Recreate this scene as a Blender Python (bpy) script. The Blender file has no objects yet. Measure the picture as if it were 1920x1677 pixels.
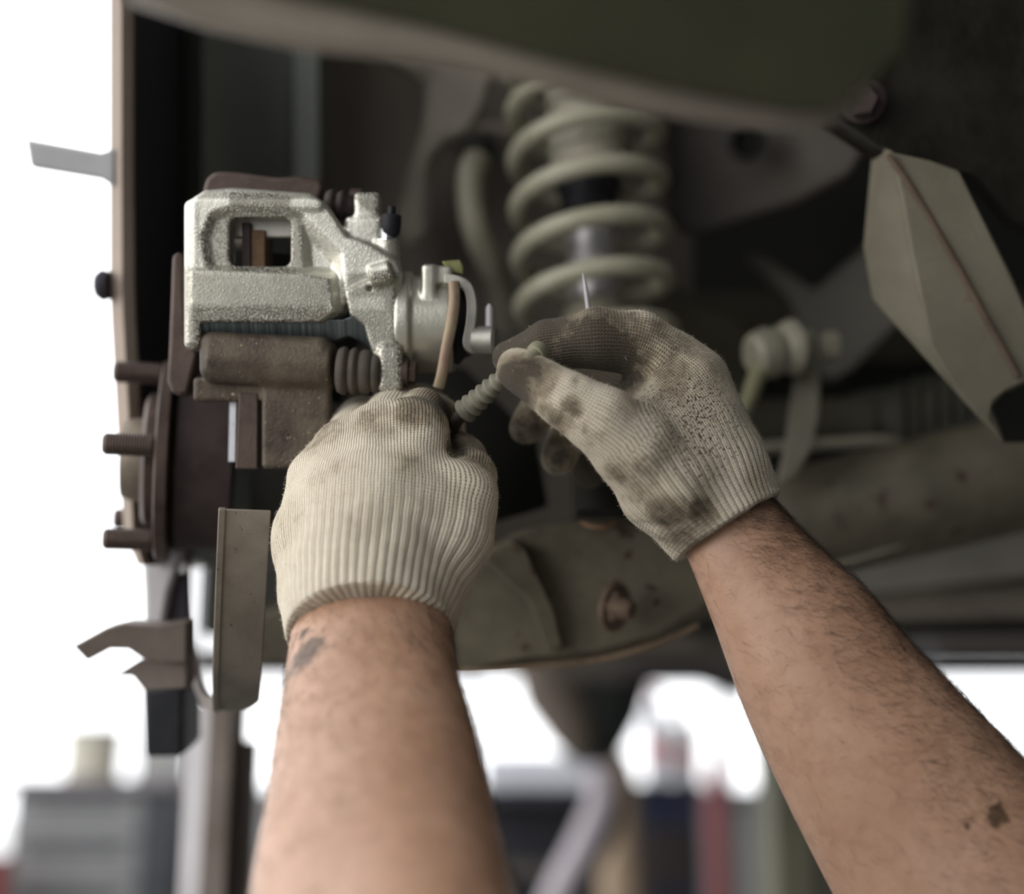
import bpy, math, random
import numpy as np
from mathutils import Vector

random.seed(7); RNG = np.random.default_rng(7)
scene = bpy.context.scene
COL = scene.collection

# ------------------------------------------------------------------ camera
FPX = 2637.0
PITCH = math.radians(14.0)
CAM = np.array([0.0, 0.0, 1.10])
RV = np.array([1.0, 0, 0])
FV = np.array([0, math.cos(PITCH), math.sin(PITCH)])
UV = np.array([0, -math.sin(PITCH), math.cos(PITCH)])
cd = bpy.data.cameras.new('camera'); cam = bpy.data.objects.new('camera', cd); COL.objects.link(cam)
cam.location = CAM; cam.rotation_euler = (math.pi/2 + PITCH, 0, 0)
cd.sensor_width = 36; cd.sensor_fit = 'HORIZONTAL'; cd.lens = 36*FPX/1920
cd.clip_start = 0.02; cd.clip_end = 200
cd.dof.use_dof = True; cd.dof.focus_distance = 0.655; cd.dof.aperture_fstop = cd.lens/19.0; cd.dof.aperture_blades = 0
scene.camera = cam

# ------------------------------------------------------------------ world, lamps, exposure
w = bpy.data.worlds.new('overcast'); scene.world = w; w.use_nodes = True
bg = w.node_tree.nodes['Background']; bg.inputs[0].default_value = (0.97, 0.98, 1.0, 1); bg.inputs[1].default_value = 3.5
scene.view_settings.view_transform = 'Standard'; scene.view_settings.look = 'None'
scene.view_settings.gamma = 1; scene.view_settings.use_curve_mapping = False
scene.view_settings.exposure = -0.30
try:
    scene.cycles.use_denoising = True; scene.cycles.denoiser = 'OPENIMAGEDENOISE'
    scene.cycles.max_bounces = 7; scene.cycles.diffuse_bounces = 4; scene.cycles.glossy_bounces = 3
    scene.cycles.use_adaptive_sampling = False; scene.cycles.sample_clamp_indirect = 6
except Exception: pass

def area(name, loc, target, size, sizey, power, col):
    l = bpy.data.lights.new(name, 'AREA'); l.shape = 'RECTANGLE'; l.size = size; l.size_y = sizey; l.energy = power; l.color = col
    o = bpy.data.objects.new(name, l); COL.objects.link(o); o.location = loc
    o.rotation_euler = (Vector(target)-Vector(loc)).to_track_quat('-Z', 'Y').to_euler()
    return o
area('door_daylight', (-1.75, -0.35, 1.35), (-0.08, 0.68, 1.26), 1.0, 0.9, 14, (1.0, 0.96, 0.88))

# ------------------------------------------------------------------ coordinates
def P(px, py, d):                       # a point seen at that pixel, d metres ahead of the lens plane
    return CAM + d*(FV + (px-960)/FPX*RV + (838.5-py)/FPX*UV)
def W(px, py, Y):                       # a point seen at that pixel on the upright plane y = Y
    dr = FV + (px-960)/FPX*RV + (838.5-py)/FPX*UV
    return CAM + dr*(Y/dr[1])
def pxm(d): return d/FPX
def unit(v): v = np.asarray(v, float); return v/np.linalg.norm(v)

# ------------------------------------------------------------------ objects
WL = {}
def tag(o, label=None, cat=None, group=None, kind=None):
    if label: o['label'] = label
    if cat: o['category'] = cat
    if group: o['group'] = group
    if kind: o['kind'] = kind
    return o
def thing(name, loc, label, cat, group=None):
    o = bpy.data.objects.new(name, None); COL.objects.link(o); o.location = loc; o.empty_display_size = 0.02
    WL[o] = np.array(loc, float)
    return tag(o, label, cat, group)
def mk(name, V, Fc, mat, parent=None, smooth=True, bevel=0, seg=2, angle=35, label=None):
    V = np.asarray(V, float)
    if parent is not None: L = WL[parent]
    else: L = V.mean(0) if len(V) else np.zeros(3)
    me = bpy.data.meshes.new(name)
    me.from_pydata((V-L).tolist(), [], Fc if isinstance(Fc, list) else Fc.tolist()); me.update()
    me.materials.append(mat)
    o = bpy.data.objects.new(name, me); COL.objects.link(o)
    if parent is not None: o.parent = parent; WL[o] = L
    else: o.location = L; WL[o] = L
    if smooth:
        for p in me.polygons: p.use_smooth = True
    if bevel:
        b = o.modifiers.new('bevel', 'BEVEL'); b.width = bevel; b.segments = seg; b.limit_method = 'ANGLE'; b.angle_limit = math.radians(angle)
        b.harden_normals = False
    if smooth and angle:
        try:
            me.set_sharp_from_angle(angle=math.radians(angle))
        except Exception: pass
    if label: o['label'] = label
    return o
def join(*parts):
    V = []; F = []; n = 0
    for v, f in parts:
        v = np.asarray(v, float); V.append(v)
        F += [[i+n for i in q] for q in f]; n += len(v)
    return np.vstack(V), F

# ------------------------------------------------------------------ shapes (world coordinates)
def frame_of(ax, ref=None):
    ax = unit(ax)
    if ref is None: ref = np.array([0, 0, 1.0]) if abs(ax[2]) < .9 else np.array([1.0, 0, 0])
    u = unit(np.cross(ref, ax)); v = np.cross(ax, u)
    return u, v
def tube(pts, rad, seg=14, caps=True, flat=1.0, ref=None):
    pts = np.asarray(pts, float); n = len(pts)
    rad = np.full(n, rad) if np.isscalar(rad) else np.asarray(rad, float)
    T = np.gradient(pts, axis=0); V = []
    u, v = frame_of(T[0], ref)
    for i in range(n):
        t = unit(T[i]); u = unit(u - t*np.dot(u, t)); v = np.cross(t, u)
        a = np.arange(seg)*2*math.pi/seg
        V.append(pts[i] + rad[i]*(np.cos(a)[:, None]*u + flat*np.sin(a)[:, None]*v))
    V = np.vstack(V); F = []
    for i in range(n-1):
        for j in range(seg):
            k = (j+1) % seg; F.append([i*seg+j, i*seg+k, (i+1)*seg+k, (i+1)*seg+j])
    if caps:
        F.append(list(range(seg))[::-1]); F.append([(n-1)*seg+j for j in range(seg)])
    return V, F
def lathe(o, ax, prof, seg=32, caps=True):          # prof: (distance along axis, radius)
    ax = unit(ax); u, v = frame_of(ax); o = np.asarray(o, float)
    a = np.arange(seg)*2*math.pi/seg; V = []
    for t, r in prof: V.append(o + ax*t + r*(np.cos(a)[:, None]*u + np.sin(a)[:, None]*v))
    V = np.vstack(V); F = []; n = len(prof)
    for i in range(n-1):
        for j in range(seg):
            k = (j+1) % seg; F.append([i*seg+j, i*seg+k, (i+1)*seg+k, (i+1)*seg+j])
    if caps: F.append(list(range(seg))[::-1]); F.append([(n-1)*seg+j for j in range(seg)])
    return V, F
def box(c, sx, sy, sz, X=(1, 0, 0), Y=(0, 1, 0), Z=(0, 0, 1)):
    c = np.asarray(c, float); X, Y, Z = [np.asarray(q, float) for q in (X, Y, Z)]
    V = [c + X*sx*a/2 + Y*sy*b/2 + Z*sz*e/2 for e in (-1, 1) for b in (-1, 1) for a in (-1, 1)]
    return np.array(V), [[0, 2, 3, 1], [4, 5, 7, 6], [0, 1, 5, 4], [2, 6, 7, 3], [0, 4, 6, 2], [1, 3, 7, 5]]
def wbox(x0, x1, y0, y1, z0, z1): return box(((x0+x1)/2, (y0+y1)/2, (z0+z1)/2), x1-x0, y1-y0, z1-z0)
def plate(pts, th, dirv=None):                       # outline of points, given a real thickness
    A = np.array([P(*q) for q in pts]); dv = FV if dirv is None else unit(dirv)
    n = len(A); V = np.vstack([A, A+dv*th])
    F = [list(range(n)), [n+i for i in range(n)][::-1]]
    for i in range(n):
        k = (i+1) % n; F.append([i, n+i, n+k, k])
    return V, F
def spline(pts, n=8):
    pts = np.asarray(pts, float); m = len(pts); out = []
    for i in range(m-1):
        p0 = pts[max(i-1, 0)]; p1 = pts[i]; p2 = pts[i+1]; p3 = pts[min(i+2, m-1)]
        for k in range(n):
            t = k/n; out.append(.5*((2*p1)+(-p0+p2)*t+(2*p0-5*p1+4*p2-p3)*t*t+(-p0+3*p1-3*p2+p3)*t**3))
    out.append(pts[-1]); return np.array(out)
def thread(o, ax, L, r, pitch=0.0013, amp=0.0005, seg=20, tip=0.0015):
    n = int(L/pitch); prof = [(0, r)]
    for i in range(n):
        prof += [(i*pitch+pitch*.25, r-amp), (i*pitch+pitch*.75, r)]
    prof += [(L, r-amp), (L+tip, r-.0012-amp)]
    return lathe(o, ax, prof, seg)
def hexhead(o, ax, h, r):
    return lathe(o, ax, [(0, r*.98), (0, r), (h*.85, r), (h, r*.86)], 6)

# ------------------------------------------------------------------ signed distance modelling
def surfnet(D, org, h):
    S = D < 0; nx, ny, nz = D.shape
    cs = [(i, j, k) for i in (0, 1) for j in (0, 1) for k in (0, 1)]
    def sub(A, c): return A[c[0]:nx-1+c[0], c[1]:ny-1+c[1], c[2]:nz-1+c[2]]
    cnt = np.zeros((nx-1, ny-1, nz-1), np.int8)
    for c in cs: cnt += sub(S, c)
    m = (cnt > 0) & (cnt < 8); I = np.argwhere(m); idx = -np.ones(m.shape, np.int64); idx[m] = np.arange(len(I))
    val = {c: D[I[:, 0]+c[0], I[:, 1]+c[1], I[:, 2]+c[2]] for c in cs}
    acc = np.zeros((len(I), 3)); w = np.zeros(len(I))
    for a in cs:
        for ax in range(3):
            if a[ax] == 0:
                b = list(a); b[ax] = 1; b = tuple(b); va, vb = val[a], val[b]
                cr = (va < 0) != (vb < 0); t = np.where(cr, va/np.where(va-vb == 0, 1, va-vb), 0)
                p = np.tile(np.array(a, float), (len(I), 1)); p[:, ax] = t
                acc += p*cr[:, None]; w += cr
    V = (I + acc/w[:, None])*h + org
    Q = []
    for ax in range(3):
        o1, o2 = [(1, 2), (2, 0), (0, 1)][ax]
        sl0 = [slice(None)]*3; sl1 = [slice(None)]*3; sl0[ax] = slice(0, -1); sl1[ax] = slice(1, None)
        A = S[tuple(sl0)]; B = S[tuple(sl1)]; E = np.argwhere(A != B)
        E = E[(E[:, o1] > 0) & (E[:, o2] > 0) & (E[:, o1] < D.shape[o1]-1) & (E[:, o2] < D.shape[o2]-1)]
        ins = A[E[:, 0], E[:, 1], E[:, 2]]
        def g(d1, d2):
            c = E.copy(); c[:, o1] -= d1; c[:, o2] -= d2; return idx[c[:, 0], c[:, 1], c[:, 2]]
        q = np.stack([g(1, 1), g(0, 1), g(0, 0), g(1, 0)], 1); q[~ins] = q[~ins][:, ::-1]; Q.append(q)
    return V, np.vstack(Q)
def smin(a, b, k):
    h = np.clip(.5+.5*(b-a)/k, 0, 1); return b*(1-h)+a*h-k*h*(1-h)
def smax(a, b, k): return -smin(-a, -b, k)
def grid(lo, hi, h):
    ax = [np.arange(lo[i], hi[i]+h, h, dtype=np.float32) for i in range(3)]
    return np.meshgrid(*ax, indexing='ij')
def cone_sd(X, Y, Z, a, b, ra, rb, fl=None, fr=1.0):  # tapered capsule; fl/fr squash it along one direction
    a = np.asarray(a, float); b = np.asarray(b, float)
    px, py, pz = X-a[0], Y-a[1], Z-a[2]; d = b-a
    t = np.clip((px*d[0]+py*d[1]+pz*d[2])/max(float(d@d), 1e-12), 0, 1)
    qx, qy, qz = px-t*d[0], py-t*d[1], pz-t*d[2]
    if fl is not None:
        s = (qx*fl[0]+qy*fl[1]+qz*fl[2])*(1/fr-1)
        qx, qy, qz = qx+s*fl[0], qy+s*fl[1], qz+s*fl[2]
    return np.sqrt(qx*qx+qy*qy+qz*qz)-(ra+(rb-ra)*t)
def rbox_sd(X, Y, Z, lo, hi, r):
    c = [(lo[i]+hi[i])/2 for i in range(3)]; e = [(hi[i]-lo[i])/2-r for i in range(3)]
    q = [np.abs(A-c[i])-e[i] for i, A in enumerate((X, Y, Z))]
    return np.sqrt(sum(np.maximum(a, 0)**2 for a in q)) + np.minimum(np.maximum(q[0], np.maximum(q[1], q[2])), 0) - r
def poly_sd(X, Y, pts):
    pts = np.asarray(pts, float); d = np.full(X.shape, 1e18); s = np.ones(X.shape); n = len(pts); j = n-1
    for i in range(n):
        ex, ey = pts[j]-pts[i]; wx, wy = X-pts[i][0], Y-pts[i][1]
        t = np.clip((wx*ex+wy*ey)/(ex*ex+ey*ey), 0, 1); bx, by = wx-ex*t, wy-ey*t
        d = np.minimum(d, bx*bx+by*by)
        c1 = Y >= pts[i][1]; c2 = Y < pts[j][1]; c3 = ex*wy > ey*wx
        s = np.where((c1 & c2 & c3) | (~c1 & ~c2 & ~c3), -s, s); j = i
    return s*np.sqrt(d)
def cyl_sd(X, Y, Z, a, b, r, rd=2.0):
    a = np.asarray(a, float); b = np.asarray(b, float); L = np.linalg.norm(b-a); d = (b-a)/L
    px, py, pz = X-a[0], Y-a[1], Z-a[2]; t = px*d[0]+py*d[1]+pz*d[2]
    rr = np.sqrt(np.maximum(px*px+py*py+pz*pz-t*t, 0))-r+rd; tt = np.abs(t-L/2)-L/2+rd
    return np.minimum(np.maximum(rr, tt), 0)+np.sqrt(np.maximum(rr, 0)**2+np.maximum(tt, 0)**2)-rd
def relax(V, Q, n=1, lam=.5):
    E = np.vstack([Q[:, [0, 1]], Q[:, [1, 2]], Q[:, [2, 3]], Q[:, [3, 0]]])
    for _ in range(n):
        S = np.zeros_like(V); c = np.zeros(len(V))
        np.add.at(S, E[:, 0], V[E[:, 1]]); np.add.at(c, E[:, 0], 1); np.add.at(S, E[:, 1], V[E[:, 0]]); np.add.at(c, E[:, 1], 1)
        V = V + lam*(S/c[:, None]-V)
    return V

# ------------------------------------------------------------------ materials
class NT:
    def __init__(s, name):
        s.m = bpy.data.materials.new(name); s.m.use_nodes = True; s.t = s.m.node_tree; s.b = s.t.nodes['Principled BSDF']
    def n(s, t, **k):
        x = s.t.nodes.new(t)
        for a, v in k.items(): setattr(x, a, v)
        return x
    def l(s, a, b): s.t.links.new(a, b)
    def noise(s, vec, scale, detail=4, rough=.6, dist=0):
        x = s.n('ShaderNodeTexNoise'); x.inputs['Scale'].default_value = scale; x.inputs['Detail'].default_value = detail
        x.inputs['Roughness'].default_value = rough; x.inputs['Distortion'].default_value = dist
        if vec is not None: s.l(vec, x.inputs['Vector'])
        return x.outputs['Fac']
    def ramp(s, f, stops):
        x = s.n('ShaderNodeValToRGB'); s.l(f, x.inputs[0]); e = x.color_ramp.elements
        while len(e) < len(stops): e.new(.5)
        for i, (p, c) in enumerate(stops): e[i].position = p; e[i].color = (c, c, c, 1) if np.isscalar(c) else (*c, 1)
        return x.outputs[0]
    def mix(s, f, a, b, mode='MIX'):
        x = s.n('ShaderNodeMix', data_type='RGBA', blend_type=mode)
        for i, v in ((0, f), (6, a), (7, b)):
            if hasattr(v, 'links') or hasattr(v, 'node'): s.l(v, x.inputs[i])
            else: x.inputs[i].default_value = v if i == 0 else (*v, 1)
        return x.outputs[2]
    def math(s, op, a, b=None, c=None):
        x = s.n('ShaderNodeMath', operation=op)
        for i, v in enumerate((a, b, c)):
            if v is None: continue
            if hasattr(v, 'node'): s.l(v, x.inputs[i])
            else: x.inputs[i].default_value = v
        return x.outputs[0]
    def bump(s, h, strength, dist, prev=None):
        x = s.n('ShaderNodeBump'); x.inputs['Strength'].default_value = strength; x.inputs['Distance'].default_value = dist
        s.l(h, x.inputs['Height'])
        if prev is not None: s.l(prev, x.inputs['Normal'])
        return x.outputs[0]
    def obj(s): return s.n('ShaderNodeTexCoord').outputs['Object']
    def set(s, **k):
        for a, v in k.items():
            i = s.b.inputs[a.replace('_', ' ')]
            if hasattr(v, 'node'): s.l(v, i)
            elif isinstance(v, tuple): i.default_value = (*v, 1) if len(v) == 3 and i.type == 'RGBA' else v
            else: i.default_value = v
        return s.m
def surf(name, c1, c2, scale=20, rough=.6, metal=0.0, bump=.3, bdist=.0008, fine=400, speck=None, lo=.35, hi=.65):
    t = NT(name); o = t.obj(); f = t.noise(o, scale, 6, .65); col = t.mix(t.ramp(f, [(lo, 0.0), (hi, 1.0)]), c1, c2)
    if speck:
        g = t.noise(o, speck[1], 3, .6); col = t.mix(t.ramp(g, [(speck[2], 0.0), (speck[2]+.06, 1.0)]), col, speck[0])
    g2 = t.noise(o, fine, 3, .6); bm = t.bump(g2, bump, bdist)
    rr = t.ramp(f, [(.3, rough*.85), (.7, min(1, rough*1.15))])
    return t.set(Base_Color=col, Roughness=rr, Metallic=metal, Normal=bm, Specular_IOR_Level=.5 if c1[0] > .2 else .22)
M = {}
M['rust'] = surf('rusty_iron', (.034, .025, .022), (.155, .128, .092), 38, .5, .45, .6, .0007, 600, ((.45, .36, .22), 420, .67), .3, .75)
M['rust_dark'] = surf('dark_rust', (.034, .024, .023), (.062, .045, .041), 40, .6, .3, .4, .0005, 500)
M['rust_brown'] = surf('brown_rust', (.055, .038, .032), (.095, .068, .056), 60, .5, .4, .4, .0005, 500)
M['shield'] = surf('dusty_steel', (.15, .128, .102), (.24, .21, .17), 30, .65, .35, .35, .0004, 600, ((.07, .05, .035), 350, .68))
M['rotor'] = surf('rotor_iron', (.16, .13, .10), (.22, .18, .14), 60, .5, .5, .4, .0004, 600)
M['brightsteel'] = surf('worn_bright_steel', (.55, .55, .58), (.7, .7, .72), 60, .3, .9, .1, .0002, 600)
M['rubber'] = surf('dusty_rubber', (.055, .045, .038), (.09, .075, .06), 80, .75, 0, .4, .0003, 900)
M['black_rubber'] = surf('black_rubber', (.012, .013, .016), (.02, .02, .024), 80, .5, 0, .2, .0003, 900)
M['spring'] = surf('spring_paint', (.37, .345, .25), (.46, .43, .33), 40, .45, 0, .3, .0004, 400)
M['damper'] = surf('dusty_damper', (.22, .20, .15), (.29, .265, .2), 30, .55, .1, .3, .0004, 400)
M['damper_steel'] = surf('damper_steel', (.36, .34, .33), (.46, .44, .43), 30, .4, .5, .3, .0004, 400)
M['arm'] = surf('control_arm_paint', (.075, .066, .046), (.14, .12, .085), 22, .6, .15, .4, .0008, 300, ((.05, .03, .02), 60, .62))
M['beam'] = surf('bracket_paint', (.125, .112, .08), (.175, .158, .118), 14, .65, 0, .4, .0006, 300, ((.14, .08, .05), 60, .68))
M['under'] = surf('underbody_coat', (.045, .042, .030), (.085, .078, .055), 9, .8, 0, .5, .001, 150)
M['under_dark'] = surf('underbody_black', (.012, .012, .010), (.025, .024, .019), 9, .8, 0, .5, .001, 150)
M['liner'] = surf('grey_liner', (.22, .225, .205), (.28, .285, .26), 5, .6, 0, .2, .001, 90)
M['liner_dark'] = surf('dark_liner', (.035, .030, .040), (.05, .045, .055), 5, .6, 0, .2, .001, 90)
M['liner_brown'] = surf('brown_liner', (.34, .27, .22), (.44, .36, .30), 6, .7, 0, .3, .001, 90)
M['sheet'] = surf('body_sheet', (.19, .165, .135), (.28, .245, .20), 9, .7, 0, .3, .001, 120)
M['lever'] = surf('lever_steel', (.30, .29, .26), (.42, .40, .36), 70, .45, .7, .3, .0003, 600)
M['brown_paint'] = surf('brown_paint', (.11, .085, .07), (.17, .14, .12), 12, .6, 0, .3, .0006, 200)
M['light_steel'] = surf('light_steel', (.42, .40, .41), (.52, .5, .51), 12, .5, .2, .1, .0004, 200)
def plain(name, c, rough=.5, metal=0.0):
    return surf(name, tuple(x*.9 for x in c), tuple(min(1, x*1.1) for x in c), 8, rough, metal, .1, .0004, 120)

def cast_mat():
    t = NT('cast_zinc'); o = t.obj()
    vo = t.n('ShaderNodeTexVoronoi'); vo.inputs['Scale'].default_value = 1000; t.l(o, vo.inputs['Vector'])
    g = t.math('ADD', t.math('MULTIPLY', t.math('SUBTRACT', .75, vo.outputs['Distance']), .75), t.math('MULTIPLY', t.noise(o, 2200, 1, .5), .3)); big = t.noise(o, 60, 4, .6); mid = t.noise(o, 25, 3, .5)
    gr = t.n('ShaderNodeAttribute', attribute_name='grain').outputs['Fac']
    col = t.mix(t.ramp(big, [(.3, 0.0), (.7, 1.0)]), (.56, .545, .47), (.72, .705, .62))
    pit = t.math('MULTIPLY', t.ramp(g, [(.32, .75), (.50, 0.0)]), gr)
    col = t.mix(pit, col, (.24, .22, .18))
    hg = t.math('MULTIPLY', t.ramp(g, [(.36, 0.0), (.62, 1.0)]), gr)
    bm = t.bump(hg, .8, .0010); bm = t.bump(mid, .3, .002, bm)
    return t.set(Base_Color=col, Roughness=.36, Metallic=.85, Normal=bm)
M['cast'] = cast_mat()
def cast_smooth():
    t = NT('cast_zinc_smooth'); o = t.obj(); g = t.noise(o, 700, 3, .5); big = t.noise(o, 60, 4, .6)
    col = t.mix(t.ramp(big, [(.3, 0.0), (.7, 1.0)]), (.50, .485, .41), (.62, .605, .52))
    return t.set(Base_Color=col, Roughness=.34, Metallic=.8, Normal=t.bump(g, .3, .0004))
M['cast2'] = cast_smooth()
def machined():
    t = NT('machined_face'); o = t.obj(); mp = t.n('ShaderNodeMapping'); mp.inputs['Scale'].default_value = (1500, 30, 30); t.l(o, mp.inputs[0])
    f = t.noise(mp.outputs[0], 1, 3, .6); col = t.mix(t.ramp(f, [(.35, 0.0), (.75, 1.0)]), (.045, .055, .06), (.20, .24, .24))
    return t.set(Base_Color=col, Roughness=.35, Metallic=.8, Normal=t.bump(f, .4, .0004))
M['machined'] = machined()

def skin_mat(name, c1, c2, soot):
    t = NT(name); o = t.obj(); f = t.noise(o, 28, 4, .6); f2 = t.noise(o, 160, 4, .6)
    col = t.mix(t.ramp(f, [(.3, 0.0), (.7, 1.0)]), c1, c2)
    col = t.mix(t.math('MULTIPLY', f2, .35), col, (c1[0]*.75, c1[1]*.6, c1[2]*.55))
    f3 = t.noise(o, 75, 5, .7, .6)
    col = t.mix(t.math('MULTIPLY', t.ramp(f3, [(.45, 0.0), (.75, 1.0)]), .55), col, (c1[0]*.66, c1[1]*.56, c1[2]*.5))
    a = t.n('ShaderNodeAttribute', attribute_name='dirt_shade').outputs['Fac']
    k = t.ramp(t.math('ADD', a, t.math('MULTIPLY', t.math('SUBTRACT', f2, .5), 1.6)), [(.45, 0.0), (.75, 1.0)])
    k = t.math('MULTIPLY', k, t.ramp(a, [(.05, 0.0), (.3, 1.0)]))
    col = t.mix(k, col, soot)
    v = t.n('ShaderNodeTexVoronoi'); v.inputs['Scale'].default_value = 900; t.l(o, v.inputs['Vector'])
    bm = t.bump(v.outputs['Distance'], .25, .0004); bm = t.bump(f2, .3, .001, bm)
    return t.set(Base_Color=col, Roughness=.48, Normal=bm, Subsurface_Weight=.12, Subsurface_Scale=.01, Subsurface_Radius=(1.0, .35, .18))
M['skin'] = skin_mat('skin', (.37, .215, .135), (.44, .27, .18), (.10, .055, .03))
M['hair'] = NT('arm_hair').set(Base_Color=(.045, .025, .015), Roughness=.5)
M['fuzz'] = NT('cotton_fuzz').set(Base_Color=(.55, .49, .39), Roughness=.8)

def glove_mat():
    t = NT('knit_cotton')
    uv = t.n('ShaderNodeUVMap', uv_map='knit').outputs[0]; sp = t.n('ShaderNodeSeparateXYZ'); t.l(uv, sp.inputs[0])
    U, V = sp.outputs[0], sp.outputs[1]; o = t.obj()
    rib = t.n('ShaderNodeAttribute', attribute_name='rib').outputs['Fac']
    dirt_shade = t.n('ShaderNodeAttribute', attribute_name='dirt_shade').outputs['Fac']
    jit = t.math('MULTIPLY', t.math('SUBTRACT', t.noise(o, 130, 2, .5), .5), .5)
    Uj = t.math('ADD', U, jit)
    cu = t.math('ABSOLUTE', t.math('SINE', t.math('MULTIPLY', Uj, math.pi)))            # 0 on the groove between columns
    half = t.math('FLOOR', Uj)
    Vs = t.math('ADD', t.math('ADD', V, t.math('MULTIPLY', t.math('PINGPONG', Uj, .5), 1.0)), jit)
    rv = t.math('ABSOLUTE', t.math('SINE', t.math('MULTIPLY', Vs, math.pi)))
    groove = t.ramp(cu, [(.1, 1.0), (.72, 0.0)])
    hole = t.math('MULTIPLY', groove, t.ramp(rv, [(.25, 0.0), (.75, 1.0)]))
    height = t.math('SUBTRACT', t.math('ADD', t.math('MULTIPLY', cu, .38), t.math('MULTIPLY', t.math('SUBTRACT', 1.0, rv), .25)), t.math('MULTIPLY', hole, .9))
    ridge = t.math('ABSOLUTE', t.math('SINE', t.math('MULTIPLY', Uj, math.pi/3)))
    height = t.math('ADD', height, t.math('MULTIPLY', t.math('MULTIPLY', ridge, rib), 1.2))
    fz = t.noise(o, 900, 3, .7); f1 = t.noise(o, 45, 5, .65); f2 = t.noise(o, 170, 4, .65)
    col = t.mix(t.ramp(f1, [(.3, 0.0), (.7, 1.0)]), (.60, .525, .405), (.71, .64, .52))
    col = t.mix(t.math('MULTIPLY', t.ramp(f2, [(.45, 0.0), (.75, 1.0)]), .30), col, (.42, .34, .23))
    kd = t.ramp(t.math('ADD', dirt_shade, t.math('MULTIPLY', t.math('SUBTRACT', t.math('ADD', f1, f2), 1.0), 1.3)), [(.22, 0.0), (.95, .97)])
    kd = t.math('MULTIPLY', kd, t.ramp(dirt_shade, [(.02, 0.0), (.2, 1.0)]))
    col = t.mix(t.math('MULTIPLY', t.ramp(t.math('ADD', dirt_shade, t.math('MULTIPLY', t.math('SUBTRACT', f1, .5), 1.0)), [(.02, 0.0), (.5, 1.0)]), .75), col, (.25, .19, .105))
    col = t.mix(kd, col, (.034, .026, .015))
    hd = t.math('MULTIPLY', hole, t.math('ADD', .56, t.math('MULTIPLY', t.ramp(dirt_shade, [(.1, 0.0), (.5, 1.0)]), .4)))
    col = t.mix(hd, col, (.14, .10, .065))
    gr = t.math('MULTIPLY', t.math('MULTIPLY', t.ramp(ridge, [(.0, 1.0), (.5, 0.0)]), rib), .40)
    col = t.mix(gr, col, (.30, .24, .16))
    ps = t.ramp(f2, [(.58, 0.0), (.62, 1.0)])
    dots = t.n('ShaderNodeAttribute', attribute_name='specks').outputs['Fac']
    fs = t.noise(o, 950, 1, .5)
    ks = t.math('MULTIPLY', t.ramp(t.math('ADD', fs, t.math('MULTIPLY', dots, .11)), [(.655, 0.0), (.70, 1.0)]), t.ramp(dots, [(.1, 0.0), (.3, 1.0)]))
    col = t.mix(ks, col, (.055, .03, .018))
    bm = t.bump(height, .9, .00055); bm = t.bump(fz, .35, .0006, bm)
    return t.set(Base_Color=col, Roughness=.92, Normal=bm, Sheen_Weight=.06, Sheen_Roughness=.5)
M['glove'] = glove_mat()

# ================================================================== the mechanic: two forearms and two knitted gloves
def attr(me, name, vals):
    a = me.attributes.new(name, 'FLOAT', 'POINT'); a.data.foreach_set('value', np.asarray(vals, np.float32))
def blobs(V, L):
    out = np.zeros(len(V))
    for px, py, d, r, s in L:
        q = np.linalg.norm(V-P(px, py, d), axis=1); out = np.maximum(out, s*np.clip(1.25-q/r, 0, 1))
    return out
def conv(ch): return [(P(*c[:3]), c[3]*pxm(c[2])) for c in ch]

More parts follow.
